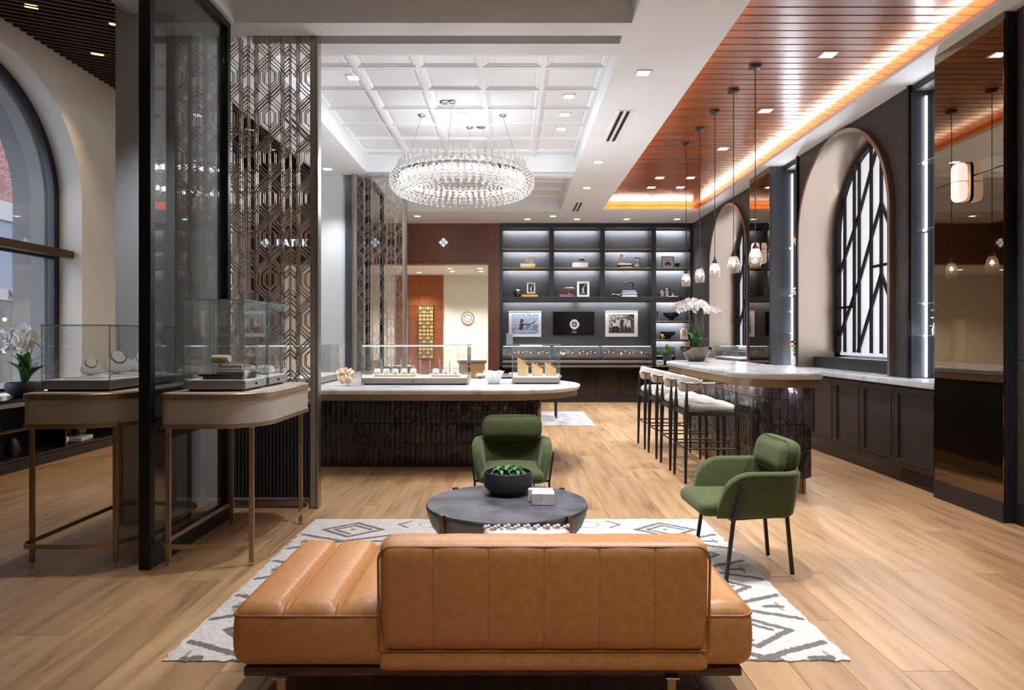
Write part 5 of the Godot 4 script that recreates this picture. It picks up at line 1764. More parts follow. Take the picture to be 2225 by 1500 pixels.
func bust(parent_label, at, turn, sc):
	# padded necklace form: a slab that lies back from its foot and narrows to a cut neck
	var b = thing("necklace_bust", parent_label, "jewellery bust", at, turn)
	var rr = []
	for p in [[0.0, 0.06, 0.012], [0.03, 0.095, 0.022], [0.07, 0.1, 0.027], [0.11, 0.085, 0.028], [0.14, 0.056, 0.028], [0.16, 0.04, 0.027], [0.19, 0.036, 0.026], [0.193, 0.03, 0.02]]:
		var r = []
		for j in 24:
			var a = TAU * j / 24.0
			r.push_back(Vector3(cos(a) * p[1], 0.02 + p[0] * 0.72 + sin(a) * p[2] * 0.7, 0.07 - p[0] * 0.72 + sin(a) * p[2] * 0.7))
		rr.push_back(r)
	part(b, "form", G.new().rings(rr).done(0.3), "suede")
	part(b, "prop", G.new().bar(Vector3(0, 0.002, -0.075), Vector3(0, 0.13, -0.055), 0.05, 0.008).done(), "suede")
	var lp = []
	for j in 24:
		var t = j / 23.0
		var a = -0.3 + (PI + 0.6) * t
		var h = 0.135 - 0.07 * sin(a)
		lp.push_back(Vector3(cos(a) * 0.05, 0.02 + h * 0.72 + 0.022, 0.07 - h * 0.72 + 0.022))
	part(b, "necklace", G.new().tube(lp, 0.0035, 6).done(), "chrome")
	b.scale = Vector3.ONE * sc
	return b

func tables_left():
	var plan = rpoly([V2(-2.085, 4.0), V2(-1.475, 4.0), V2(-1.475, 5.06), V2(-2.085, 5.06)], [0.07, 0.3, 0.12, 0.05], 10)
	var off = V2(-1.78, 4.53)
	var lp = []
	for p in plan: lp.push_back(p - off)
	var t = thing("display_table", "linen-wrapped display table on slim bronze legs to the right of the glass partition", "display table", P(off.x, 0, off.y))
	part(t, "drum", G.new().slab(lp, [[0.008, 0.856], [0.008, 0.998]]).done(0.8), "linen")
	part(t, "upper_band", G.new().slab(lp, [[0.002, 0.998], [0.0, 1.0], [0.0, 1.032], [0.004, 1.036]]).done(0.8), "brass")
	part(t, "top_inlay", G.new().slab(lp, [[0.014, 1.03], [0.014, 1.0385]]).done(0.8), "linen")
	part(t, "lower_band", G.new().slab(lp, [[0.004, 0.83], [0.002, 0.832], [0.002, 0.856]]).done(0.8), "brass")
	for q in [[-2.06, 4.09], [-1.56, 4.09], [-2.05, 4.99], [-1.545, 4.99]]:
		var l = part(t, "leg", bx(0.03, 0.81, 0.016, 0.002), "brass", Vector3(q[0] - off.x, 0.425, -(q[1] - off.y)))
		part(l, "glide", G.new().lathe([[0.0, -0.425], [0.014, -0.425], [0.014, -0.418], [0.005, -0.416], [0.005, -0.4], [0.0, -0.4]], 12).done(), "chrome")
	# foot rail: a flat bronze hoop
	var rr = []
	for k in lp.size() + 1:
		var p: Vector2 = lp[k % lp.size()]
		var c = p * 0.995
		var inn = p - p.normalized() * 0.012
		rr.push_back([P(c.x, 0.125, c.y), P(c.x, 0.152, c.y), P(inn.x, 0.152, inn.y), P(inn.x, 0.125, inn.y)])
	part(t, "foot_rail", G.new().rings(rr, false).done(0.8), "brass")
	copy(t, "linen-wrapped display table on slim bronze legs to the left of the glass partition", P(off.x - 0.815, 0, off.y))
	# showcases on the tables
	var y = 1.0385
	var c1 = showcase("tall glass showcase with gold bangles on the right display table", P(-1.813, y, 4.335), 0.374, 0.37, 0.555, 0.05, "champagne", false)
	var c2 = showcase("tall glass showcase standing behind another on the right display table", P(-1.813, y, 4.75), 0.374, 0.38, 0.555, 0.05, "champagne", false)
	for c in [c1, c2]:
		part(c, "side_plate", bx(0.002, 0.046, 0.36, 0.0), "steel", Vector3(0.188, 0.039, 0))
		part(c, "lock", G.new().tube([Vector3(0.188, 0.04, 0.0), Vector3(0.194, 0.04, 0.0)], 0.009, 12).done(), "black_metal")
	var c3 = showcase("wide glass showcase with necklace busts on the left display table", P(-2.655, y, 4.56), 0.42, 0.82, 0.40, 0.05, "champagne", false)
	var yd = y + 0.071
	for q in [[-2.70, 4.38, 0.8, "leftmost"], [-2.66, 4.62, 1.1, "middle"], [-2.61, 4.82, 1.0, "rearmost"]]:
		bust("%s pale suede necklace bust in the left table showcase" % {"leftmost": "small front", "middle": "tall middle", "rearmost": "rear"}[q[3]], P(q[0], yd + 0.012, q[1]), 0.7, q[2] * 0.8)
		single("bust_plinth", "flat cream plinth %s in the left table showcase" % {"leftmost": "under the small necklace bust", "middle": "under the tall necklace bust", "rearmost": "under the rear necklace bust"}[q[3]], "plinth", bx(0.24, 0.011, 0.19, 0.002), "tray_white", P(q[0], yd + 0.0055, q[1]))
	# right table: stepped trays with rings and a bangle roll
	var st = thing("stepped_plinth", "dark stepped plinth carrying cream trays in the near right showcase", "plinth", P(-1.79, yd, 4.335))
	part(st, "step", bx(0.24, 0.02, 0.24, 0.002), "black_lacquer", Vector3(0, 0.01, 0))
	part(st, "step", bx(0.28, 0.012, 0.27, 0.002), "gloss_black", Vector3(0, 0.026, 0))
	var tr = thing("jewellery_tray", "cream stepped tray with rows of rings in the near right showcase", "tray", P(-1.75, yd + 0.032, 4.335))
	for k in 3: part(tr, "layer", bx(0.17 - k * 0.02, 0.018, 0.2 - k * 0.02, 0.002), "champagne" if k % 2 == 0 else "suede", Vector3(0, 0.009 + k * 0.018, 0))
	for k in 12:
		var lp2 = []
		for j in 10: lp2.push_back(Vector3(0, 0.009 * sin(TAU * j / 10.0), 0.009 * cos(TAU * j / 10.0)))
		part(tr, "ring", G.new().tube(lp2, 0.002, 5, true).ball(Vector3(0, 0.011, 0), 0.004, 6, 4).done(), "chrome", Vector3(-0.05 + (k % 4) * 0.032, 0.06, -0.05 + (k / 4) * 0.045))
	var br = thing("bangle_roll", "gold bangles on a suede roll in the near right showcase", "jewellery stand", P(-1.86, yd + 0.032, 4.36))
	part(br, "post", bx(0.02, 0.07, 0.02, 0.002), "suede", Vector3(0, 0.035, 0))
	part(br, "roll", G.new().tube([Vector3(-0.055, 0.09, 0), Vector3(0.055, 0.09, 0)], 0.024, 16).done(0.6), "suede")
	for k in 6:
		var lp2 = []
		for j in 16: lp2.push_back(Vector3(-0.04 + k * 0.016, 0.09 + 0.027 * sin(TAU * j / 16.0), 0.027 * cos(TAU * j / 16.0)))
		part(br, "bangle", G.new().tube(lp2, 0.003, 5, true).done(), "gold")
	for q in [[-1.84, 4.73, 0.0], [-1.72, 4.76, 0.06]]:
		var o = thing("bracelet_cushion", "white cushion wrapped with silver bracelets in the rear right showcase", "jewellery stand", P(q[0], yd + 0.006, q[1]), 0.0, "bracelet cushions in the rear showcase")
		part(o, "cushion", G.new().rbox(Vector3(0, 0.03, 0), Vector3(0.1, 0.05, 0.12), 0.022, 6, 6, 6).done(0.4), "tray_white")
		for k in 4:
			var lp2 = []
			for j in 16: lp2.push_back(Vector3(-0.036 + k * 0.024, 0.03 + 0.03 * sin(TAU * j / 16.0), 0.064 * cos(TAU * j / 16.0)))
			part(o, "bracelet", G.new().tube(lp2, 0.005, 6, true).done(), "chrome")
	# low shelving unit under the window
	var sb = thing("window_sideboard", "long low black shelving unit with bronze edges under the arched window", "sideboard")
	var X1 = -5.06; var X0 = -5.48
	bpart(sb, "top", "gloss_black", X0, X1, 0.70, 0.735, 4.0, 11.0)
	bpart(sb, "top_edge", "champagne", X1, X1 + 0.012, 0.655, 0.70, 4.0, 11.0, 0.001)
	bpart(sb, "back", "black_lacquer", X0, X0 + 0.02, 0.1, 0.70, 4.0, 11.0, 0.0)
	bpart(sb, "middle_shelf", "black_lacquer", X0 + 0.02, X1, 0.40, 0.43, 4.0, 11.0)
	bpart(sb, "middle_edge", "bronze", X1, X1 + 0.01, 0.40, 0.43, 4.0, 11.0, 0.001)
	bpart(sb, "bottom_shelf", "black_lacquer", X0 + 0.02, X1, 0.10, 0.13, 4.0, 11.0)
	bpart(sb, "bottom_edge", "bronze", X1, X1 + 0.01, 0.115, 0.13, 4.0, 11.0, 0.001)
	bpart(sb, "plinth", "black_lacquer", X0 + 0.02, X1 + 0.008, 0.0, 0.10, 4.0, 11.0)
	for d in [4.0, 5.2, 6.42, 7.72, 9.0, 10.98]:
		bpart(sb, "divider", "bronze" if d in [7.72, 6.42] else "black_lacquer", X0 + 0.02, X1 + 0.01, 0.13, 0.70, d, d + 0.02)
	var v = thing("white_vase", "small round white vase on the low window shelves", "vase", P(-5.2, 0.13, 7.9))
	part(v, "body", G.new().lathe([[0.0, 0.0], [0.035, 0.0], [0.062, 0.04], [0.06, 0.075], [0.03, 0.1], [0.024, 0.125], [0.03, 0.13], [0.0, 0.13]], 24).done(0.4), "ceramic_white")
	part(v, "stopper", G.new().tube([Vector3(0, 0.12, 0), Vector3(0, 0.2, 0)], [0.014, 0.006], 8).done(), "brass_dark")
	single("art_book", "pale thick book lying flat on the low window shelves", "book", bx(0.22, 0.045, 0.3, 0.004), "book_cream", P(-5.25, 0.1525, 8.25), 0.15)
	single("rough_stone", "rough grey stone ornament leaning on the pale book", "ornament", G.new().rbox(Vector3.ZERO, Vector3(0.12, 0.16, 0.14), Vector3(0.05, 0.05, 0.05), 5, 5, 5, func(p, u): return p * (1.0 + 0.12 * sin(p.x * 60.0 + p.y * 40.0)) * Vector3(1.0, 1.0, 1.0 - p.y * 2.0)).done(0.6), "stone_dark", P(-5.22, 0.272, 8.22))
	var hg = thing("hourglass", "glass hourglass between thin brass rods on the low window shelves", "hourglass", P(-5.15, 0.13, 6.72))
	part(hg, "glass", G.new().lathe([[0.0, 0.01], [0.045, 0.012], [0.05, 0.05], [0.01, 0.115], [0.05, 0.18], [0.045, 0.218], [0.0, 0.22]], 20).done(0.3), "pane_case")
	part(hg, "sand", G.new().lathe([[0.0, 0.016], [0.042, 0.018], [0.04, 0.05], [0.0, 0.07]], 16).done(), "ceramic_white")
	for a in 3: part(hg, "rod", G.new().tube([Vector3(0.065 * cos(a * TAU / 3.0), 0, 0.065 * sin(a * TAU / 3.0)), Vector3(0.065 * cos(a * TAU / 3.0), 0.235, 0.065 * sin(a * TAU / 3.0))], 0.004, 6).done(), "brass")
	part(hg, "plate", G.new().lathe([[0.0, 0.0], [0.075, 0.0], [0.075, 0.01], [0.0, 0.01]], 20).done(), "black_metal")
	part(hg, "plate", G.new().lathe([[0.0, 0.225], [0.075, 0.225], [0.075, 0.235], [0.0, 0.235]], 20).done(), "black_metal")
	single("black_vase", "dark ribbed vase on the low window shelves", "vase", G.new().lathe([[0.0, 0.0], [0.05, 0.0], [0.07, 0.06], [0.06, 0.14], [0.035, 0.18], [0.045, 0.2], [0.0, 0.2]], 20).done(0.4), "ceramic_black", P(-5.2, 0.13, 7.1))
	var fg = thing("figure_ornament", "dark bird-like ornament on the upper window shelf", "ornament", P(-5.2, 0.43, 6.85))
	part(fg, "body", G.new().ball(Vector3(0, 0.07, 0), Vector3(0.03, 0.05, 0.06), 12, 8).tube([Vector3(0, 0.1, 0.03), Vector3(0, 0.16, 0.05), Vector3(0, 0.18, 0.08)], [0.02, 0.012, 0.006], 8).done(), "bronze")
	part(fg, "base", bx(0.08, 0.02, 0.1, 0.002), "black_metal", Vector3(0, 0.01, 0))
	orchid("white orchid in a low dark bowl on the window shelving", P(-5.25, 0.735, 7.36), 1.5, "charcoal_pot", false)

func sx(px): return (px - 1112.0) / 103.34
func sy(py): return EYE - (py - 733.0) / 103.34

func framed(label, at, w, h, border, frame_m, im: Image, called, group = ""):
	var f = thing("framed_photo", label, "picture", at, 0.0, group)
	var g = G.new()
	for s in [-1, 1]:
		g.box(Vector3(s * (w / 2.0 - 0.006), 0, 0), Vector3(0.012, h, 0.024))
		g.box(Vector3(0, s * (h / 2.0 - 0.006), 0), Vector3(w - 0.024, 0.012, 0.024))
	part(f, "frame", g.done(0.9), frame_m)
	part(f, "mat_board", bx(w - 0.02, h - 0.02, 0.008, 0.0), "paper", Vector3(0, 0, -0.003))
	var m = mat(called, Color.WHITE, 0.4)
	m.albedo_texture = tex_of(im)
	part(f, "print", picture(w - border * 2.0, h - border * 2.0), m, Vector3(0, 0, 0.0025))
	return f

func noise_img(w, h, f: Callable, sd) -> Image:
	var im = Image.create(w, h, false, Image.FORMAT_RGB8)
	var n = FastNoiseLite.new(); n.frequency = 0.05; n.seed = sd
	for j in h:
		for i in w: im.set_pixel(i, j, f.call(float(i) / w, float(j) / h, n.get_noise_2d(i, j), n.get_noise_2d(i * 0.4, j * 3.0)))
	return im

func surf_image() -> Image:
	var W = 180; var H = 132
	var im = noise_img(W, H, func(u, v, a, b):
		var c = Color(0.62, 0.74, 0.86).lerp(Color(0.86, 0.9, 0.94), clampf(0.5 + a * 1.2 - u * 0.35, 0, 1))
		if u > 0.7 and v > 0.35 - 0.0: c = Color(0.9, 0.94, 0.97).lerp(c, clampf(0.4 + a, 0, 1))
		if v > 0.72 - 0.22 * u + a * 0.08: c = Color(0.30, 0.48, 0.68).lerp(Color(0.88, 0.92, 0.96), clampf(0.3 + b * 1.9, 0, 1))
		return c, 3)
	# swimmer seen from behind, arm held out
	var skin = Color(0.36, 0.24, 0.22); var hair = Color(0.42, 0.22, 0.14)
	stroke(im, V2(70, 66), V2(120, 70), 5, skin); stroke(im, V2(120, 70), V2(158, 50), 4, skin)
	oval(im, 64, 92, 12, 24, Color(0.32, 0.22, 0.22)); oval(im, 68, 74, 12, 12, Color(0.36, 0.24, 0.22))
	oval(im, 68, 44, 9, 11, hair); oval(im, 62, 60, 6, 20, hair)
	oval(im, 74, 46, 5, 7, skin)
	for k in 40: stroke(im, V2(rn(20, 150), rn(104, 128)), V2(rn(20, 150), rn(104, 128)) * V2(0, 1) + V2(rn(20, 150), 0), 1.2, Color(0.75, 0.84, 0.92))
	return im

func group_image() -> Image:
	var W = 176; var H = 132
	var im = noise_img(W, H, func(u, v, a, b):
		var t = 0.62 + a * 0.5 - 0.35 * clampf((u - 0.55) * 3.0, 0, 1)
		if v > 0.7: t = 0.35 + b * 0.4
		return Color(t, t, t), 14)
	for q in [[40, 0.9, 62], [62, 0.85, 40], [92, 0.2, 36], [116, 0.75, 34], [140, 0.85, 44]]:
		var g: float = q[1]
		var c = Color(g, g, g)
		oval(im, q[0], q[2] + 26, 10, 24, c)
		stroke(im, V2(q[0], q[2] + 45), V2(q[0] - 5, 122), 4, Color(0.12, 0.12, 0.12)); stroke(im, V2(q[0], q[2] + 45), V2(q[0] + 8, 120), 4, Color(0.15, 0.15, 0.15))
		oval(im, q[0], q[2] - 6, 6, 7, Color(0.7, 0.7, 0.7)); oval(im, q[0], q[2] - 10, 6.5, 5, Color(0.08, 0.08, 0.08))
		stroke(im, V2(q[0] - 8, q[2] + 12), V2(q[0] - 16, q[2] + 40), 2.6, c)
	oval(im, 44, 104, 22, 20, Color(0.14, 0.14, 0.14))
	return im

func watch_image() -> Image:
	var im = Image.create(320, 180, false, Image.FORMAT_RGB8)
	im.fill(Color(0.028, 0.02, 0.045))
	var red = Color(0.75, 0.22, 0.12)
	for j in range(54, 72): stroke(im, V2(145, j), V2(182, j), 1, red)
	for j in range(124, 160): stroke(im, V2(145, j), V2(180, j), 1, red if j < 140 else Color(0.45, 0.1, 0.08))
	stroke(im, V2(146, 160), V2(180, 162), 2, Color(0.8, 0.82, 0.85))
	dot(im, 164, 96, 37, Color(0.86, 0.88, 0.93)); dot(im, 203, 92, 5, Color(0.85, 0.85, 0.85)); dot(im, 200, 108, 4, Color(0.8, 0.8, 0.8))
	dot(im, 164, 96, 31, Color(0.95, 0.96, 1.0)); dot(im, 164, 96, 25, Color(0.12, 0.13, 0.25))
	for k in 12: dot(im, 164 + 20 * cos(k * TAU / 12.0), 96 + 20 * sin(k * TAU / 12.0), 3, Color(0.9, 0.92, 0.98))
	for q in [[-9, 0], [9, 0], [0, 9]]: dot(im, 164 + q[0], 96 + q[1], 6, Color(0.6, 0.62, 0.7))
	stroke(im, V2(164, 96), V2(164, 78), 1.5, Color.WHITE); stroke(im, V2(164, 96), V2(152, 104), 1.5, Color.WHITE)
	return im

func shelves():
	var u = thing("display_shelving", "tall black built-in display shelving with lit bays along the back wall", "shelving")
	var D = BACK; var B = BACK + 0.38
	var lac = "shelf_lacquer"
	part(u, "back_panel", G.new().span(sx(1085), WALLX, 0.0, CEIL, B, B + 0.03).done(), lac)
	# uprights and rails
	for q in [[1085, 1091.5, 0.74], [1193, 1203, 2.13], [1304, 1314, 2.13], [1415, 1425, 0.74], [1499, 1505.2, 0.0]]:
		bpart(u, "upright", "black_lacquer", sx(q[0]), minf(sx(q[1]), WALLX), q[2], CEIL, D, B, 0.003)
	bpart(u, "top_rail", "black_lacquer", sx(1085), WALLX, 3.67, CEIL, D - 0.004, B, 0.003)
	bpart(u, "rail", "black_lacquer", sx(1091.5), sx(1499), 2.13, 2.222, D - 0.002, B, 0.003)
	var bays = [[1091.5, 1193.0], [1203.0, 1304.0], [1314.0, 1415.0], [1425.0, 1499.0]]
	var lights = []
	for b in bays:
		for py in [540.0, 581.0]:
			bpart(u, "shelf", "black_lacquer", sx(b[0]), sx(b[1]), sy(py) - 0.03, sy(py), D + 0.03, B, 0.002)
			bpart(u, "shelf_edge", "brass", sx(b[0]), sx(b[1]), sy(py) - 0.024, sy(py) - 0.002, D + 0.022, D + 0.03, 0.001)
			lights.push_back([sx(b[0]), sx(b[1]), sy(py) - 0.03])
		lights.push_back([sx(b[0]), sx(b[1]), 3.67])
	for py in [697.0, 737.5]:
		bpart(u, "shelf", "black_lacquer", sx(1425), sx(1499), sy(py) - 0.03, sy(py), D + 0.03, B, 0.002)
		bpart(u, "shelf_edge", "brass", sx(1425), sx(1499), sy(py) - 0.024, sy(py) - 0.002, D + 0.022, D + 0.03, 0.001)
		lights.push_back([sx(1425), sx(1499), sy(py) - 0.03])
	lights.push_back([sx(1425), sx(1499), 2.13])
	lights.push_back([sx(1091.5), sx(1250), 2.13])
	lights.push_back([sx(1258), sx(1415), 2.13])
	for l in lights:
		bpart(u, "led_strip", "led_cool", l[0] + 0.03, l[1] - 0.03, l[2] - 0.005, l[2] - 0.001, D + 0.262, D + 0.274, 0.0)
		bpart(u, "light_lip", "black_lacquer", l[0], l[1], l[2] - 0.016, l[2] + 0.001, D + 0.235, D + 0.25, 0.001)
		area(u, "led", P((l[0] + l[1]) / 2.0, l[2] - 0.008, D + 0.268), Vector3(0, -1, -0.4), l[1] - l[0] - 0.05, 0.012, 0.8, "f5f8ff", Vector3.FORWARD)
	# counter with brass edges and lower doors
	bpart(u, "counter_shelf", "black_lacquer", sx(1091.5), sx(1415), 0.72, 0.885, D - 0.08, B, 0.003)
	bpart(u, "counter_edge", "champagne", sx(1091.5), sx(1415), 0.835, 0.88, D - 0.09, D - 0.08, 0.001)
	bpart(u, "counter_edge", "champagne", sx(1091.5), sx(1415), 0.745, 0.775, D - 0.09, D - 0.08, 0.001)
	bpart(u, "counter_shelf", "black_lacquer", sx(1425), sx(1499), 0.74, 0.79, D - 0.02, B, 0.003)
	bpart(u, "counter_edge", "champagne", sx(1425), sx(1499), 0.745, 0.775, D - 0.03, D - 0.02, 0.001)
	for k in 8:
		var x0: float = lerpf(sx(1091.5), sx(1499), k / 8.0)
		bpart(u, "door", "gloss_black", x0 + 0.002, lerpf(sx(1091.5), sx(1499), (k + 1) / 8.0) - 0.002, 0.14, 0.715, D + 0.02, D + 0.045, 0.002)
	bpart(u, "kick", "black_lacquer", sx(1085), WALLX, 0, 0.138, D + 0.0, D + 0.03, 0.0)
	# pictures and screen in the wide bay
	var zb = B - 0.014
	framed("framed colour photograph of a swimmer in surf on the lit back wall", P(sx(1141), sy(703.5), zb), 0.70, 0.555, 0.065, "paper", surf_image(), "print_surf")
	framed("framed black and white group photograph on the lit back wall", P(sx(1356), sy(703), zb), 0.70, 0.56, 0.075, "paper", group_image(), "print_group")
	var tv = thing("wall_screen", "black wall screen showing a red-strapped chronograph watch", "screen", P(sx(1249.5), sy(702.5), zb))
	part(tv, "case", bx(0.885, 0.505, 0.03, 0.004), "gloss_black")
	var tm = mat("screen_image", Color.BLACK, 0.15, 0.0, {"emission_enabled": true, "emission": Color.BLACK, "emission_energy_multiplier": 1.0})
	tm.emission_texture = tex_of(watch_image())
	part(tv, "screen_face", picture(0.868, 0.488), tm, Vector3(0, 0, 0.0165))
	# three watch showcases on the counter, rows of watches
	var strap = G.new()
	var lp = []
	for j in 12: lp.push_back(Vector3(0, 0.028 + 0.026 * sin(TAU * j / 12.0), 0.03 * cos(TAU * j / 12.0)))
	strap.tube(lp, 0.007, 6, true)
	var strap_m = strap.done()
	var face_m = G.new().lathe([[0.0, 0.0], [0.017, 0.0], [0.018, 0.006], [0.0, 0.008]], 12).done(0.6)
	var xs = [[1092, 1196, "left"], [1202, 1301, "middle"], [1306, 1413, "right"]]
	for i in 3:
		var x0: float = sx(xs[i][0]); var x1: float = sx(xs[i][1])
		var c = showcase(["lit watch showcase under the surf photograph", "lit watch showcase under the wall screen", "lit watch showcase under the group photograph"][i], P((x0 + x1) / 2.0, 0.885, BACK + 0.12), x1 - x0, 0.36, 0.30, 0.045, "black_lacquer", true, 0.0, 0.0, "book_black")
		part(c, "display_ramp", G.new().prism([V2(-0.1, 0.0), V2(-0.1, 0.02), V2(0.1, 0.07), V2(0.1, 0.0)], -(x1 - x0) / 2.0 + 0.05, (x1 - x0) / 2.0 - 0.05, "x").done(), "walnut", Vector3(0, 0.066, 0))
		var n = 11
		for k in n:
			if (i == 1 and k == 5) or (i == 2 and k == 3): continue
			var w = thing("wrist_watch", ["watch with steel case on the ramp under the surf photograph", "watch with steel case on the ramp under the wall screen", "watch with steel case on the ramp under the group photograph"][i], "watch", P(lerpf(x0 + 0.08, x1 - 0.08, k / (n - 1.0)), 0.885 + 0.066 + 0.045 + (0.02 if k % 2 else 0.0), BACK + 0.12 - (0.0 if k % 2 else 0.05)), rn(-0.3, 0.3), ["watches under the surf photograph", "watches under the wall screen", "watches under the group photograph"][i])
			part(w, "strap", strap_m, ["chrome", "book_black", "walnut", "steel", "ceramic_white"][(k * 3 + i) % 5])
			part(w, "face", face_m, "chrome", Vector3(0, 0.05, 0.014), Vector3(0.6, 0, 0))
	single("yellow_card", "small yellow price card standing among the watches", "card", bx(0.065, 0.05, 0.006, 0.001), "book_yellow", P(sx(1224), 1.02, BACK + 0.05))
	shelf_objects()

func books(label, px, base_y, list):
	var y: float = base_y
	for q in list:
		var o = thing("book", label % q[4], "book", P(sx(px) + q[3], y, BACK + 0.17), q[5] if q.size() > 5 else 0.0)
		part(o, "cover", bx(q[0], q[1], q[2], 0.002), q[6] if q.size() > 6 else "book_grey", Vector3(0, q[1] / 2.0, 0))
		part(o, "pages", bx(q[0] - 0.006, q[1] - 0.008, 0.004, 0.0), "paper", Vector3(0.002, q[1] / 2.0, -q[2] / 2.0 - 0.001))
		y += q[1] + 0.0005
	return y

func shelf_objects():
	var y2 = sy(581.0); var y3 = 2.222; var z = BACK + 0.17
	# upper shelf, first bay: orange and yellow books with a white coral
	var t = books("%s lying on the shelf under the white coral", 1146, y2, [[0.31, 0.03, 0.2, 0.0, "orange book", 0.0, "book_orange"], [0.32, 0.055, 0.2, 0.005, "cream and yellow book", 0.0, "book_cream"]])
	var co = thing("coral_ornament", "white branching coral ornament on the orange books", "ornament", P(sx(1150), t + 0.01, z))
	for k in 12:
		var a = k * 2.4; var r = 0.03 + 0.04 * fmod(k * 0.37, 1.0)
		part(co, "lobe", G.new().ball(Vector3.ZERO, Vector3(0.035, 0.045, 0.035), 8, 6).done(), "ceramic_white", Vector3(cos(a) * r, 0.04 + 0.075 * fmod(k * 0.61, 1.0), sin(a) * r * 0.7))
	# second bay: white box on a flat book, bronze globe
	t = books("%s under the bronze globe", 1262, y2, [[0.34, 0.016, 0.22, 0.0, "thin grey book", 0.0, "book_grey"], [0.32, 0.095, 0.2, -0.005, "thick white box book", 0.0, "paper"]])
	single("metal_globe", "polished bronze globe resting on the thick white book", "globe", G.new().ball(Vector3(0, 0.058, 0), 0.058, 24, 16).done(0.2), "bronze_shiny" if M.has("bronze_shiny") else mat("bronze_shiny", "8a7c70", 0.1, 1.0), P(sx(1265), t, z))
	# third bay: patterned books, white coral globe, hourglass
	t = books("%s below the white coral globe", 1361, y2, [[0.27, 0.02, 0.2, 0.0, "yellow book", 0.0, "book_yellow"], [0.3, 0.04, 0.2, 0.01, "black patterned book", 0.1, "book_black"], [0.28, 0.03, 0.19, -0.02, "black and white book", -0.1, "paper"]])
	var gl = thing("coral_globe", "white coral ball on a slim stand above the patterned books", "ornament", P(sx(1353), t, z))
	part(gl, "base", bx(0.1, 0.03, 0.1, 0.003), "oak_pale", Vector3(0, 0.015, 0))
	part(gl, "pin", G.new().tube([Vector3(0, 0.03, 0), Vector3(0, 0.09, 0)], 0.005, 8).done(), "steel")
	part(gl, "ball", G.new().ball(Vector3(0, 0.145, 0), 0.065, 16, 12).done(0.2), "ceramic_white")
	var hg = thing("sand_timer", "black-framed sand timer on the lit shelf beside the patterned books", "hourglass", P(sx(1387), y2, z))
	part(hg, "glass", G.new().lathe([[0.0, 0.015], [0.045, 0.02], [0.05, 0.06], [0.01, 0.11], [0.05, 0.16], [0.045, 0.2], [0.0, 0.205]], 20).done(0.3), "ceramic_white")
	for k in 2: part(hg, "plate", G.new().lathe([[0.0, 0.0], [0.06, 0.0], [0.06, 0.016], [0.0, 0.016]], 20).done(), "black_metal", Vector3(0, 0.2 * k, 0))
	for k in 3: part(hg, "rod", G.new().tube([Vector3(0.054 * cos(k * 2.1), 0.01, 0.054 * sin(k * 2.1)), Vector3(0.054 * cos(k * 2.1), 0.21, 0.054 * sin(k * 2.1))], 0.004, 6).done(), "black_metal")
	# fourth bay: framed boat print, black bowl
	var im = noise_img(64, 64, func(u, v, a, b):
		var g = 0.85 + a * 0.2 - (0.35 + b * 0.5 if v > 0.55 else 0.0)
		return Color(g, g, g * 1.02), 5)
	oval(im, 32, 34, 12, 5, Color(0.1, 0.1, 0.1)); dot(im, 34, 24, 4, Color(0.85, 0.75, 0.15)); stroke(im, V2(6, 46), V2(58, 44), 2.5, Color(0.1, 0.12, 0.15))
	framed("small black-framed photograph with a yellow figure on the top corner shelf", P(sx(1455), y2 + 0.125, z + 0.03), 0.255, 0.25, 0.055, "black_metal", im, "print_boat")
	single("footed_bowl", "small black footed bowl beside the framed photograph", "bowl", bowl_mesh(0.06, 0.1), "ceramic_black", P(sx(1475.5), y2, z))
	# lower row, first bay: mirror sphere, yellow books, framed photo
	single("mirror_sphere", "large polished dark sphere beside the yellow books", "sphere", G.new().ball(Vector3(0, 0.088, 0), 0.088, 24, 16).done(0.2), "bronze_shiny", P(sx(1124.5), y3, z))
	t = books("%s under the small player photograph", 1151, y3, [[0.33, 0.045, 0.22, 0.0, "orange coffee-table book", 0.0, "book_orange"], [0.26, 0.025, 0.2, 0.0, "black book", 0.06, "book_black"]])
	framed("small silver-framed player photograph standing on the orange book", P(sx(1154), t + 0.12, z), 0.185, 0.24, 0.03, "steel", player(0), "print_player")
	# second bay: red and blue books with an aeroplane, tall framed photo
	t = books("%s under the silver aeroplane", 1232, y3, [[0.32, 0.022, 0.22, 0.0, "blue book", 0.0, "book_blue"], [0.31, 0.03, 0.21, -0.005, "red book", 0.0, "book_red"]])
	var ap = thing("aeroplane_model", "silver aeroplane model on a curved stand over the red book", "model aeroplane", P(sx(1237), t, z))
	part(ap, "stand", G.new().tube([Vector3(0.02, 0.005, 0), Vector3(-0.01, 0.03, 0), Vector3(-0.015, 0.07, 0), Vector3(0.01, 0.12, 0)], 0.006, 8).lathe([[0.0, 0.0], [0.035, 0.0], [0.03, 0.01], [0.0, 0.012]], 16, Vector3(0.02, 0, 0)).done(), "steel")
	part(ap, "fuselage", G.new().tube([Vector3(-0.12, 0.145, 0), Vector3(-0.06, 0.14, 0), Vector3(0.05, 0.142, 0), Vector3(0.1, 0.14, 0), Vector3(0.125, 0.134, 0)], [0.006, 0.014, 0.02, 0.018, 0.005], 12).done(), "chrome")
	part(ap, "wing", G.new().box(Vector3(0.02, 0.136, 0), Vector3(0.05, 0.006, 0.26), 0.002).done(0.9), "chrome")
	part(ap, "tail", G.new().box(Vector3(-0.105, 0.17, 0), Vector3(0.03, 0.05, 0.005), 0.001).box(Vector3(-0.105, 0.15, 0), Vector3(0.025, 0.005, 0.1), 0.001).done(0.9), "chrome")
	framed("tall white-matted player photograph on the shelf beside the aeroplane", P(sx(1268.5), y3 + 0.168, z), 0.26, 0.335, 0.045, "paper", player(1), "print_dunk")
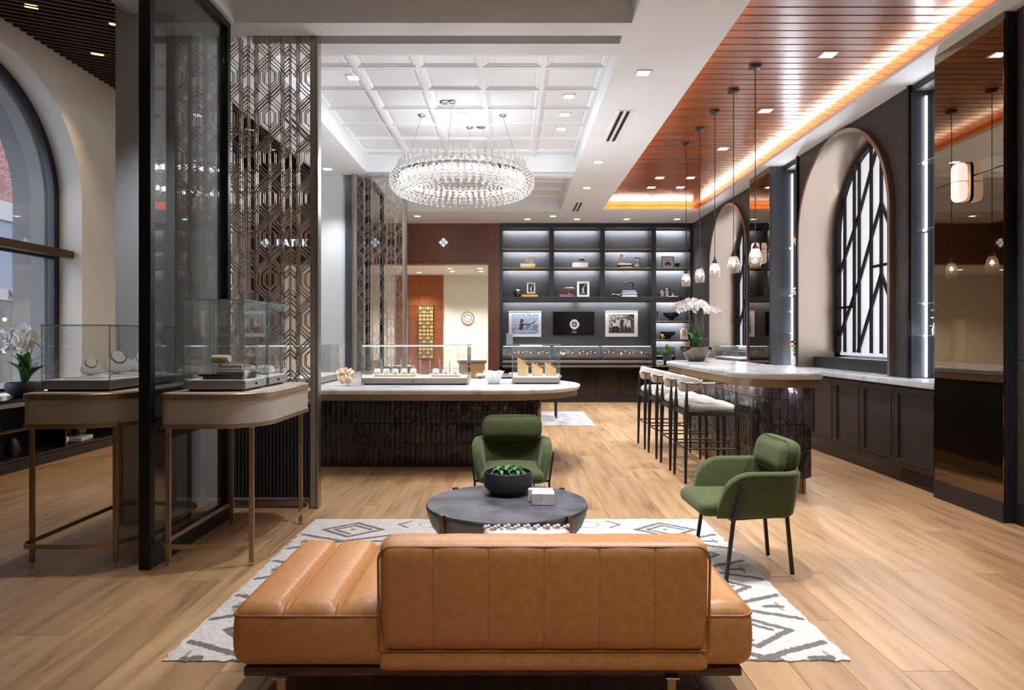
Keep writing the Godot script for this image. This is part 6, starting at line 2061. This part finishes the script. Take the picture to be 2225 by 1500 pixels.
	# third bay: gnarled bronze, stack of books with a knot sculpture
	var gn = thing("gnarled_ornament", "gnarled dark bronze ornament beside the stacked grey books", "ornament", P(sx(1340), y3, z))
	for k in 6: part(gn, "lobe", G.new().ball(Vector3.ZERO, Vector3(0.05, 0.026, 0.04), 10, 6).done(), "bronze_shiny", Vector3(-0.09 + k * 0.036, 0.026 + 0.02 * (k % 2), 0.02 * sin(k * 2.0)))
	t = books("%s in the stack under the knot sculpture", 1369, y3, [[0.31, 0.03, 0.22, 0.0, "white book", 0.0, "paper"], [0.3, 0.035, 0.21, 0.0, "grey-blue book", 0.03, "book_grey"], [0.31, 0.03, 0.2, 0.005, "pale grey book", -0.03, "steel_paper" if M.has("steel_paper") else mat("steel_paper", "b8c0c8", 0.6)], [0.28, 0.045, 0.2, -0.01, "slate book", 0.0, "book_grey"]])
	var kn = []
	for j in 48:
		var a = TAU * j / 48.0
		kn.push_back(Vector3(0.085 * cos(a) + 0.03 * cos(2.0 * a), 0.1 + 0.075 * sin(a) + 0.03 * sin(3.0 * a), 0.03 * sin(2.0 * a)))
	single("knot_sculpture", "black looped knot sculpture on the stacked grey books", "sculpture", G.new().tube(kn, 0.014, 10, true).done(0.2), "ceramic_black", P(sx(1366), t, z))
	# fourth bay: marbled vases
	for q in [[1441, 0.155, 0.045, "marbled rose vase standing alone", "onyx_rose"], [1452, 0.2, 0.04, "tall marbled rose vase beside the black vase", "onyx_rose"], [1458, 0.24, 0.032, "tall matt black vase behind the marbled vases", "ceramic_black"]]:
		if q[4] == "onyx_rose" and not M.has("onyx_rose"):
			mat("onyx_rose", "ffffff", 0.3)
			tri_tex(M.onyx_rose, noise_tex(0.02, ["3a2c30", "a8766a", "e8c8a8", "f0e6e0"], [0.2, 0.45, 0.6, 0.9], 128, FastNoiseLite.TYPE_SIMPLEX_SMOOTH, 4, 90, 30.0), 6.0)
		single("ornamental_vase", q[3] + " on the corner shelf", "vase", G.new().lathe([[0.0, 0.0], [q[2] * 0.7, 0.0], [q[2], q[1] * 0.35], [q[2] * 0.8, q[1] * 0.7], [q[2] * 0.35, q[1] * 0.95], [0.0, q[1]]], 20).done(0.3), q[4], P(sx(q[0]), y3, z + (0.07 if q[4] == "ceramic_black" else 0.0)))
	books("%s lying before the marbled vases", 1462, y3, [[0.2, 0.016, 0.12, 0.03, "flat white book", 0.0, "paper"]])
	single("silver_ball", "small silver ball ornament on the flat white book", "ornament", G.new().ball(Vector3(0, 0.035, 0), 0.035, 12, 8).done(0.2), "chrome", P(sx(1466), y3 + 0.017, z))
	# lower corner bays
	var yb = sy(697.0); var yc = sy(737.5); var yd = 0.79
	for k in 3: single("upright_book", "slim upright book beside the upper black bowl, " + ["tan cover", "brown cover", "grey-blue cover"][k], "book", bx(0.022, 0.2, 0.14, 0.002), ["oak_pale", "walnut", "book_grey"][k], P(sx(1426.8) + k * 0.024 + 0.004, yb + 0.1, z))
	single("pedestal_bowl", "wide black pedestal bowl on the upper corner shelf", "bowl", bowl_mesh(0.17, 0.17), "ceramic_black", P(sx(1462), yb, z))
	single("pedestal_bowl", "wide black pedestal bowl behind the gold ball", "bowl", bowl_mesh(0.165, 0.16), "ceramic_black", P(sx(1456), yc, z + 0.03))
	single("gold_ball", "polished gold ball before the black pedestal bowl", "ornament", G.new().ball(Vector3(0, 0.056, 0), 0.056, 20, 14).done(0.2), "gold", P(sx(1441), yc, z - 0.1))
	for k in 5: single("upright_book", "upright cream book in the row beside the gold ball", "book", bx(0.024, 0.2 + 0.02 * (k % 3), 0.14, 0.002), "book_cream", P(sx(1485) + k * 0.026, yc + 0.1 + 0.01 * (k % 3), z), 0.0, "cream books in the corner bay")
	# watch winder box with a small sign
	var ww = thing("watch_winder", "black watch winder box with a clear lid on the lowest corner shelf", "watch winder", P(sx(1448), yd, z))
	part(ww, "body", bx(0.4, 0.17, 0.24, 0.004), "gloss_black", Vector3(0, 0.085, 0))
	part(ww, "lid", bx(0.39, 0.19, 0.22, 0.003), "pane_tinted", Vector3(0, 0.275, 0))
	for k in 2: part(ww, "dial_ring", G.new().tube(ring_z(0.055, 20), 0.004, 6, true).done(), "chrome", Vector3(0.0 + k * 0.13, 0.09, 0.122))
	part(ww, "clasp", bx(0.05, 0.02, 0.01, 0.002), "chrome", Vector3(0, 0.175, 0.124))
	var sg = thing("brand_card", "small white card with black lettering before the watch winder", "sign", P(sx(1433.5), yd, BACK + 0.02))
	part(sg, "card", bx(0.16, 0.1, 0.012, 0.001), "paper", Vector3(0, 0.05, 0))
	var tm = TextMesh.new()
	tm.text = "WOLF"
	var sf = SystemFont.new(); sf.font_names = PackedStringArray(["Droid Sans"]); sf.font_weight = 700
	tm.font = sf; tm.font_size = 20; tm.pixel_size = 0.0022; tm.depth = 0.002
	part(sg, "lettering", tm, "black_metal", Vector3(0, 0.053, 0.007))
	# small plant on the marble behind the bar
	var pl = thing("potted_plant", "small bright green leafy plant in a black pot beside the orchid bowl", "plant", P(1.98, 1.07, 8.72))
	part(pl, "pot", G.new().lathe([[0.0, 0.0], [0.05, 0.0], [0.058, 0.07], [0.052, 0.07], [0.045, 0.06], [0.0, 0.06]], 20).done(0.5), "charcoal_pot")
	var lf = leaf_mesh(0.075, 0.03, 0.003, 0.3, 5)
	for k in 34:
		var o = part(pl, "leaf", lf, "leaf_bright" if k % 3 else "leaf", Vector3(rn(-0.02, 0.02), 0.06 + 0.1 * fmod(k * 0.618, 1.0), rn(-0.02, 0.02)))
		o.basis = Basis(Vector3.UP, k * 2.4) * Basis(Vector3.RIGHT, -rn(0.1, 1.0))
	for k in 4:
		part(pl, "stem", G.new().tube([Vector3(0, 0.05, 0), Vector3(0.025 * cos(k * 1.6), 0.17, 0.025 * sin(k * 1.6))], 0.003, 5).done(), "stem")

func ring_z(r, n) -> Array:
	var out = []
	for k in n: out.push_back(Vector3(cos(TAU * k / n) * r, sin(TAU * k / n) * r, 0))
	return out

func bowl_mesh(r, h) -> ArrayMesh:
	return G.new().lathe([[0.0, 0.0], [r * 0.32, 0.0], [r * 0.34, h * 0.35], [r * 0.6, h * 0.42], [r * 0.95, h * 0.7], [r, h], [r * 0.94, h], [r * 0.6, h * 0.55], [0.0, h * 0.5]], 28).done(0.5)

func player(k) -> Image:
	var im = noise_img(48, 64, func(u, v, a, b):
		var t = 0.1 + 0.25 * maxf(0.0, a) + (0.15 if v > 0.85 else 0.0)
		return Color(t, t, t), 20 + k)
	var c = Color(0.85, 0.85, 0.85)
	stroke(im, V2(24, 24), V2(22, 40), 4, c); stroke(im, V2(22, 40), V2(17, 56), 2.2, c); stroke(im, V2(24, 40), V2(30, 54), 2.2, c)
	stroke(im, V2(25, 24), V2(33, 12), 1.8, Color(0.6, 0.6, 0.6)); stroke(im, V2(23, 24), V2(15, 32), 1.8, Color(0.6, 0.6, 0.6))
	dot(im, 24, 17, 3.2, Color(0.55, 0.55, 0.55)); dot(im, 35, 9, 3, c)
	return im

func boutique():
	# room beyond the opening
	var E = 17.6
	var w = struct("wall_boutique", null, null, "cream and wood-panelled room beyond the opening")
	part(w, "cream_wall", G.new().span(-1.77, 0.3, 0, 3.0, E, E + 0.2).done(), "cream")
	part(w, "left_cream_wall", G.new().span(-5.9, -3.0, 0, 3.0, E, E + 0.2).done(), "cream")
	part(w, "side_wall", G.new().span(0.1, 0.3, 0, 3.0, BACK + 0.62, E).span(-5.9, -5.6, 0, 3.0, BACK + 0.28, E).done(), "cream")
	part(w, "return_wall", G.new().span(-0.5, -0.265, 0, 3.0, BACK + 0.28, BACK + 0.63).done(), "cream")
	part(w, "room_ceiling", G.new().span(-5.9, -0.265, 2.97, 3.1, BACK + 0.28, E + 0.2).span(-0.265, 0.3, 2.97, 3.1, BACK + 0.61, E + 0.2).done(), "ceiling_white")
	for k in 4:
		bpart(w, "veneer_panel", "wood_orange", -3.0 + k * 0.3075, -3.0 + (k + 1) * 0.3075 - 0.002, 2.19, 2.97, E - 0.03, E + 0.1, 0.001)
		bpart(w, "veneer_panel", "wood_red", -3.0 + k * 0.3075, -3.0 + (k + 1) * 0.3075 - 0.002, 0, 2.185, E - 0.04, E + 0.1, 0.001)
	# gilt grid panel
	var gp = thing("gilt_grid_panel", "gilt panel with a dark grid and small rosettes on the boutique wall", "wall panel", P(-2.21, 1.5, E - 0.06))
	part(gp, "field", bx(0.39, 1.36, 0.02, 0.002), "gold_field" if M.has("gold_field") else mat("gold_field", "d6bd80", 0.5, 0.3))
	var g = G.new()
	for k in 5: g.box(Vector3(-0.19 + k * 0.095, 0, 0.014), Vector3(0.012, 1.36, 0.012))
	for k in 15: g.box(Vector3(0, -0.67 + k * 0.0955, 0.014), Vector3(0.39, 0.012, 0.012))
	part(gp, "grid", g.done(0.9), "bronze_dark" if M.has("bronze_dark") else mat("bronze_dark", "3a2c1c", 0.4, 0.5))
	for r in 14:
		for c in 4:
			if (r % 4 == 0 and c % 2 == 1) or (r % 4 == 1 and c % 2 == 0): part(gp, "rosette", bx(0.035, 0.035, 0.012, 0.002), "bronze_dark", Vector3(-0.1425 + c * 0.095, 0.62 - r * 0.0955, 0.014), Vector3(0, 0, PI / 4.0))
	# clock
	var ck = thing("wall_clock", "round brass wall clock with a white dial on the cream wall", "clock", P(-1.14, 1.857, E))
	var lt = Basis(Vector3.RIGHT, PI / 2.0)
	var a = part(ck, "rim", G.new().lathe([[0.0, 0.0], [0.165, 0.0], [0.17, 0.02], [0.158, 0.05], [0.145, 0.052], [0.143, 0.04], [0.0, 0.04]], 40).done(0.5), "gold"); a.basis = lt
	a = part(ck, "dial", G.new().lathe([[0.0, 0.041], [0.142, 0.041], [0.142, 0.044], [0.0, 0.044]], 40).done(), "ceramic_white"); a.basis = lt
	a = part(ck, "minute_ring", G.new().tube(circle(0.092, 0.045, 40), 0.009, 6, true).done(), "book_blue"); a.basis = lt
	for k in 12: part(ck, "hour_mark", bx(0.008, 0.022, 0.004, 0.0), "black_metal", Vector3(sin(k * TAU / 12.0) * 0.112, cos(k * TAU / 12.0) * 0.112, 0.046), Vector3(0, 0, -k * TAU / 12.0))
	part(ck, "hour_hand", bx(0.01, 0.07, 0.004, 0.0), "bronze_dark", Vector3(-0.03, 0.012, 0.048), Vector3(0, 0, 1.2))
	part(ck, "minute_hand", bx(0.007, 0.1, 0.004, 0.0), "bronze_dark", Vector3(0.0, -0.045, 0.05))
	# lamps
	for q in [[-1.45, 15.9], [-1.45, 16.6], [-0.75, 15.9], [-0.75, 16.6], [-3.4, 16.2], [-4.4, 16.2], [-2.3, 16.9]]:
		var o = thing("round_downlight", "small round downlight in the boutique ceiling", "downlight", P(q[0], 2.966, q[1]), 0.0, "round downlights in the boutique ceiling")
		part(o, "lens", G.new().lathe([[0.0, 0.0], [0.05, 0.0], [0.055, 0.004], [0.0, 0.006]], 20).done(), "downlight_glow")
		spot(o, "beam", Vector3(0, -0.03, 0), Vector3(0, -1, 0), 4.2, 55, "fffaf2")
	# tall vitrine by the opening and low cases within
	var v = showcase("tall glass vitrine with wood uprights standing beyond the opening", P(-2.62, 0.4, 15.6), 0.72, 0.5, 1.38, 0.3, "champagne", false)
	bpart(w, "vitrine_plinth", "wood_panel_0", -2.98, -2.26, 0.0, 0.4, 15.35, 15.85)
	var c = showcase("low lit glass showcase by the cream wall under the clock", P(-0.95, 0.75, 16.4), 0.7, 0.45, 0.4, 0.06, "champagne", true)
	bpart(w, "showcase_plinth", "oak_pale", -1.25, -0.65, 0, 0.75, 16.2, 16.6)

func small_things():
	# glass showcase on the marble ledge by the farther arch
	showcase("glass showcase on the marble ledge before the farther brass arch", P(3.78, 0.98, 11.6), 0.3, 1.3, 0.24, 0.03, "champagne", true)
	# card holder by the counter showcases
	var a = thing("acrylic_card_holder", "clear acrylic card holder standing on the small watch showcase", "card holder", P(-0.05, 0.885 + 0.31, BACK + 0.05))
	part(a, "shell", bx(0.15, 0.27, 0.04, 0.002), "acrylic", Vector3(0, 0.135, 0))
	part(a, "card", bx(0.13, 0.22, 0.004, 0.0), "book_grey", Vector3(0, 0.13, 0))
	# things on the niche shelves
	var iv = thing("ivy_sprig", "trailing green ivy sprig on a glass niche shelf by the near mirror", "plant", P(3.91, 1.39, 6.3))
	part(iv, "vase", G.new().lathe([[0.0, 0.0], [0.025, 0.0], [0.03, 0.05], [0.015, 0.1], [0.02, 0.11], [0.0, 0.11]], 16).done(0.4), "ceramic_white")
	var lf = leaf_mesh(0.055, 0.04, 0.002, 0.2, 5)
	part(iv, "stem", G.new().tube([Vector3(0, 0.1, 0), Vector3(-0.01, 0.2, 0.02), Vector3(-0.03, 0.22, 0.04), Vector3(-0.02, 0.13, 0.06), Vector3(-0.04, 0.06, 0.05)], 0.0025, 5).done(), "stem")
	for k in 14:
		var t = k / 13.0
		var l = part(iv, "leaf", lf, "leaf_bright", Vector3(-0.03 * t + rn(-0.015, 0.015), 0.08 + 0.16 * sin(PI * minf(1.0, t * 1.1)), 0.01 + 0.05 * t))
		l.basis = Basis(Vector3.UP, k * 2.4) * Basis(Vector3.RIGHT, rn(-0.4, 0.8))
	var fl = thing("flower_vase", "red and yellow flowers in a small white vase in the farther niche", "flowers", P(3.9, 0.98, 9.4))
	part(fl, "vase", G.new().lathe([[0.0, 0.0], [0.03, 0.0], [0.045, 0.06], [0.02, 0.12], [0.03, 0.13], [0.0, 0.13]], 16).done(0.4), "ceramic_white")
	for k in 9:
		var p = Vector3(-0.01 + 0.035 * cos(k * 2.4), 0.2 + 0.018 * k, 0.035 * sin(k * 2.4))
		part(fl, "stem", G.new().tube([Vector3(0, 0.12, 0), p], 0.002, 5).done(), "stem")
		part(fl, "bloom", G.new().ball(Vector3.ZERO, Vector3(0.024, 0.02, 0.024), 8, 6).done(), "book_yellow" if k < 5 else "velvet_red", p)
	for k in 10:
		var l = part(fl, "leaf", lf, "leaf_bright", Vector3(0.02 * cos(k), 0.14 + 0.012 * k, 0.02 * sin(k)))
		l.basis = Basis(Vector3.UP, k * 2.4) * Basis(Vector3.RIGHT, -0.5)
	var kn = []
	for j in 24: kn.push_back(Vector3(0.02 * sin(TAU * j / 12.0), 0.05 + 0.04 * sin(TAU * j / 24.0), 0.05 * cos(TAU * j / 24.0)))
	single("white_knot", "small white knot ornament on a glass shelf in the farther niche", "ornament", G.new().tube(kn, 0.01, 8, true).done(), "ceramic_white", P(3.9, 1.955, 9.38))
	var wf = thing("wire_figure", "small gold and crystal angular ornament on the upper glass shelf of the farther niche", "ornament", P(3.9, 2.61, 9.38))
	part(wf, "body", G.new().lathe([[0.0, 0.0], [0.05, 0.12], [0.0, 0.13]], 4).done(0.9), "steel")
	part(wf, "head", G.new().lathe([[0.0, 0.13], [0.04, 0.15], [0.0, 0.19]], 4).done(0.9), "gold")
	single("photo_stand", "plain white upright photo stand on the lower glass shelf of the farther niche", "frame", bx(0.012, 0.19, 0.12, 0.002), "paper", P(3.93, 1.43 + 0.095, 9.36))
	# white charging pad things near the opening
	single("white_pad", "flat white tablet on the lit low showcase under the clock", "tablet", bx(0.3, 0.012, 0.2, 0.002), "paper", P(-0.95, 1.165, 16.4))
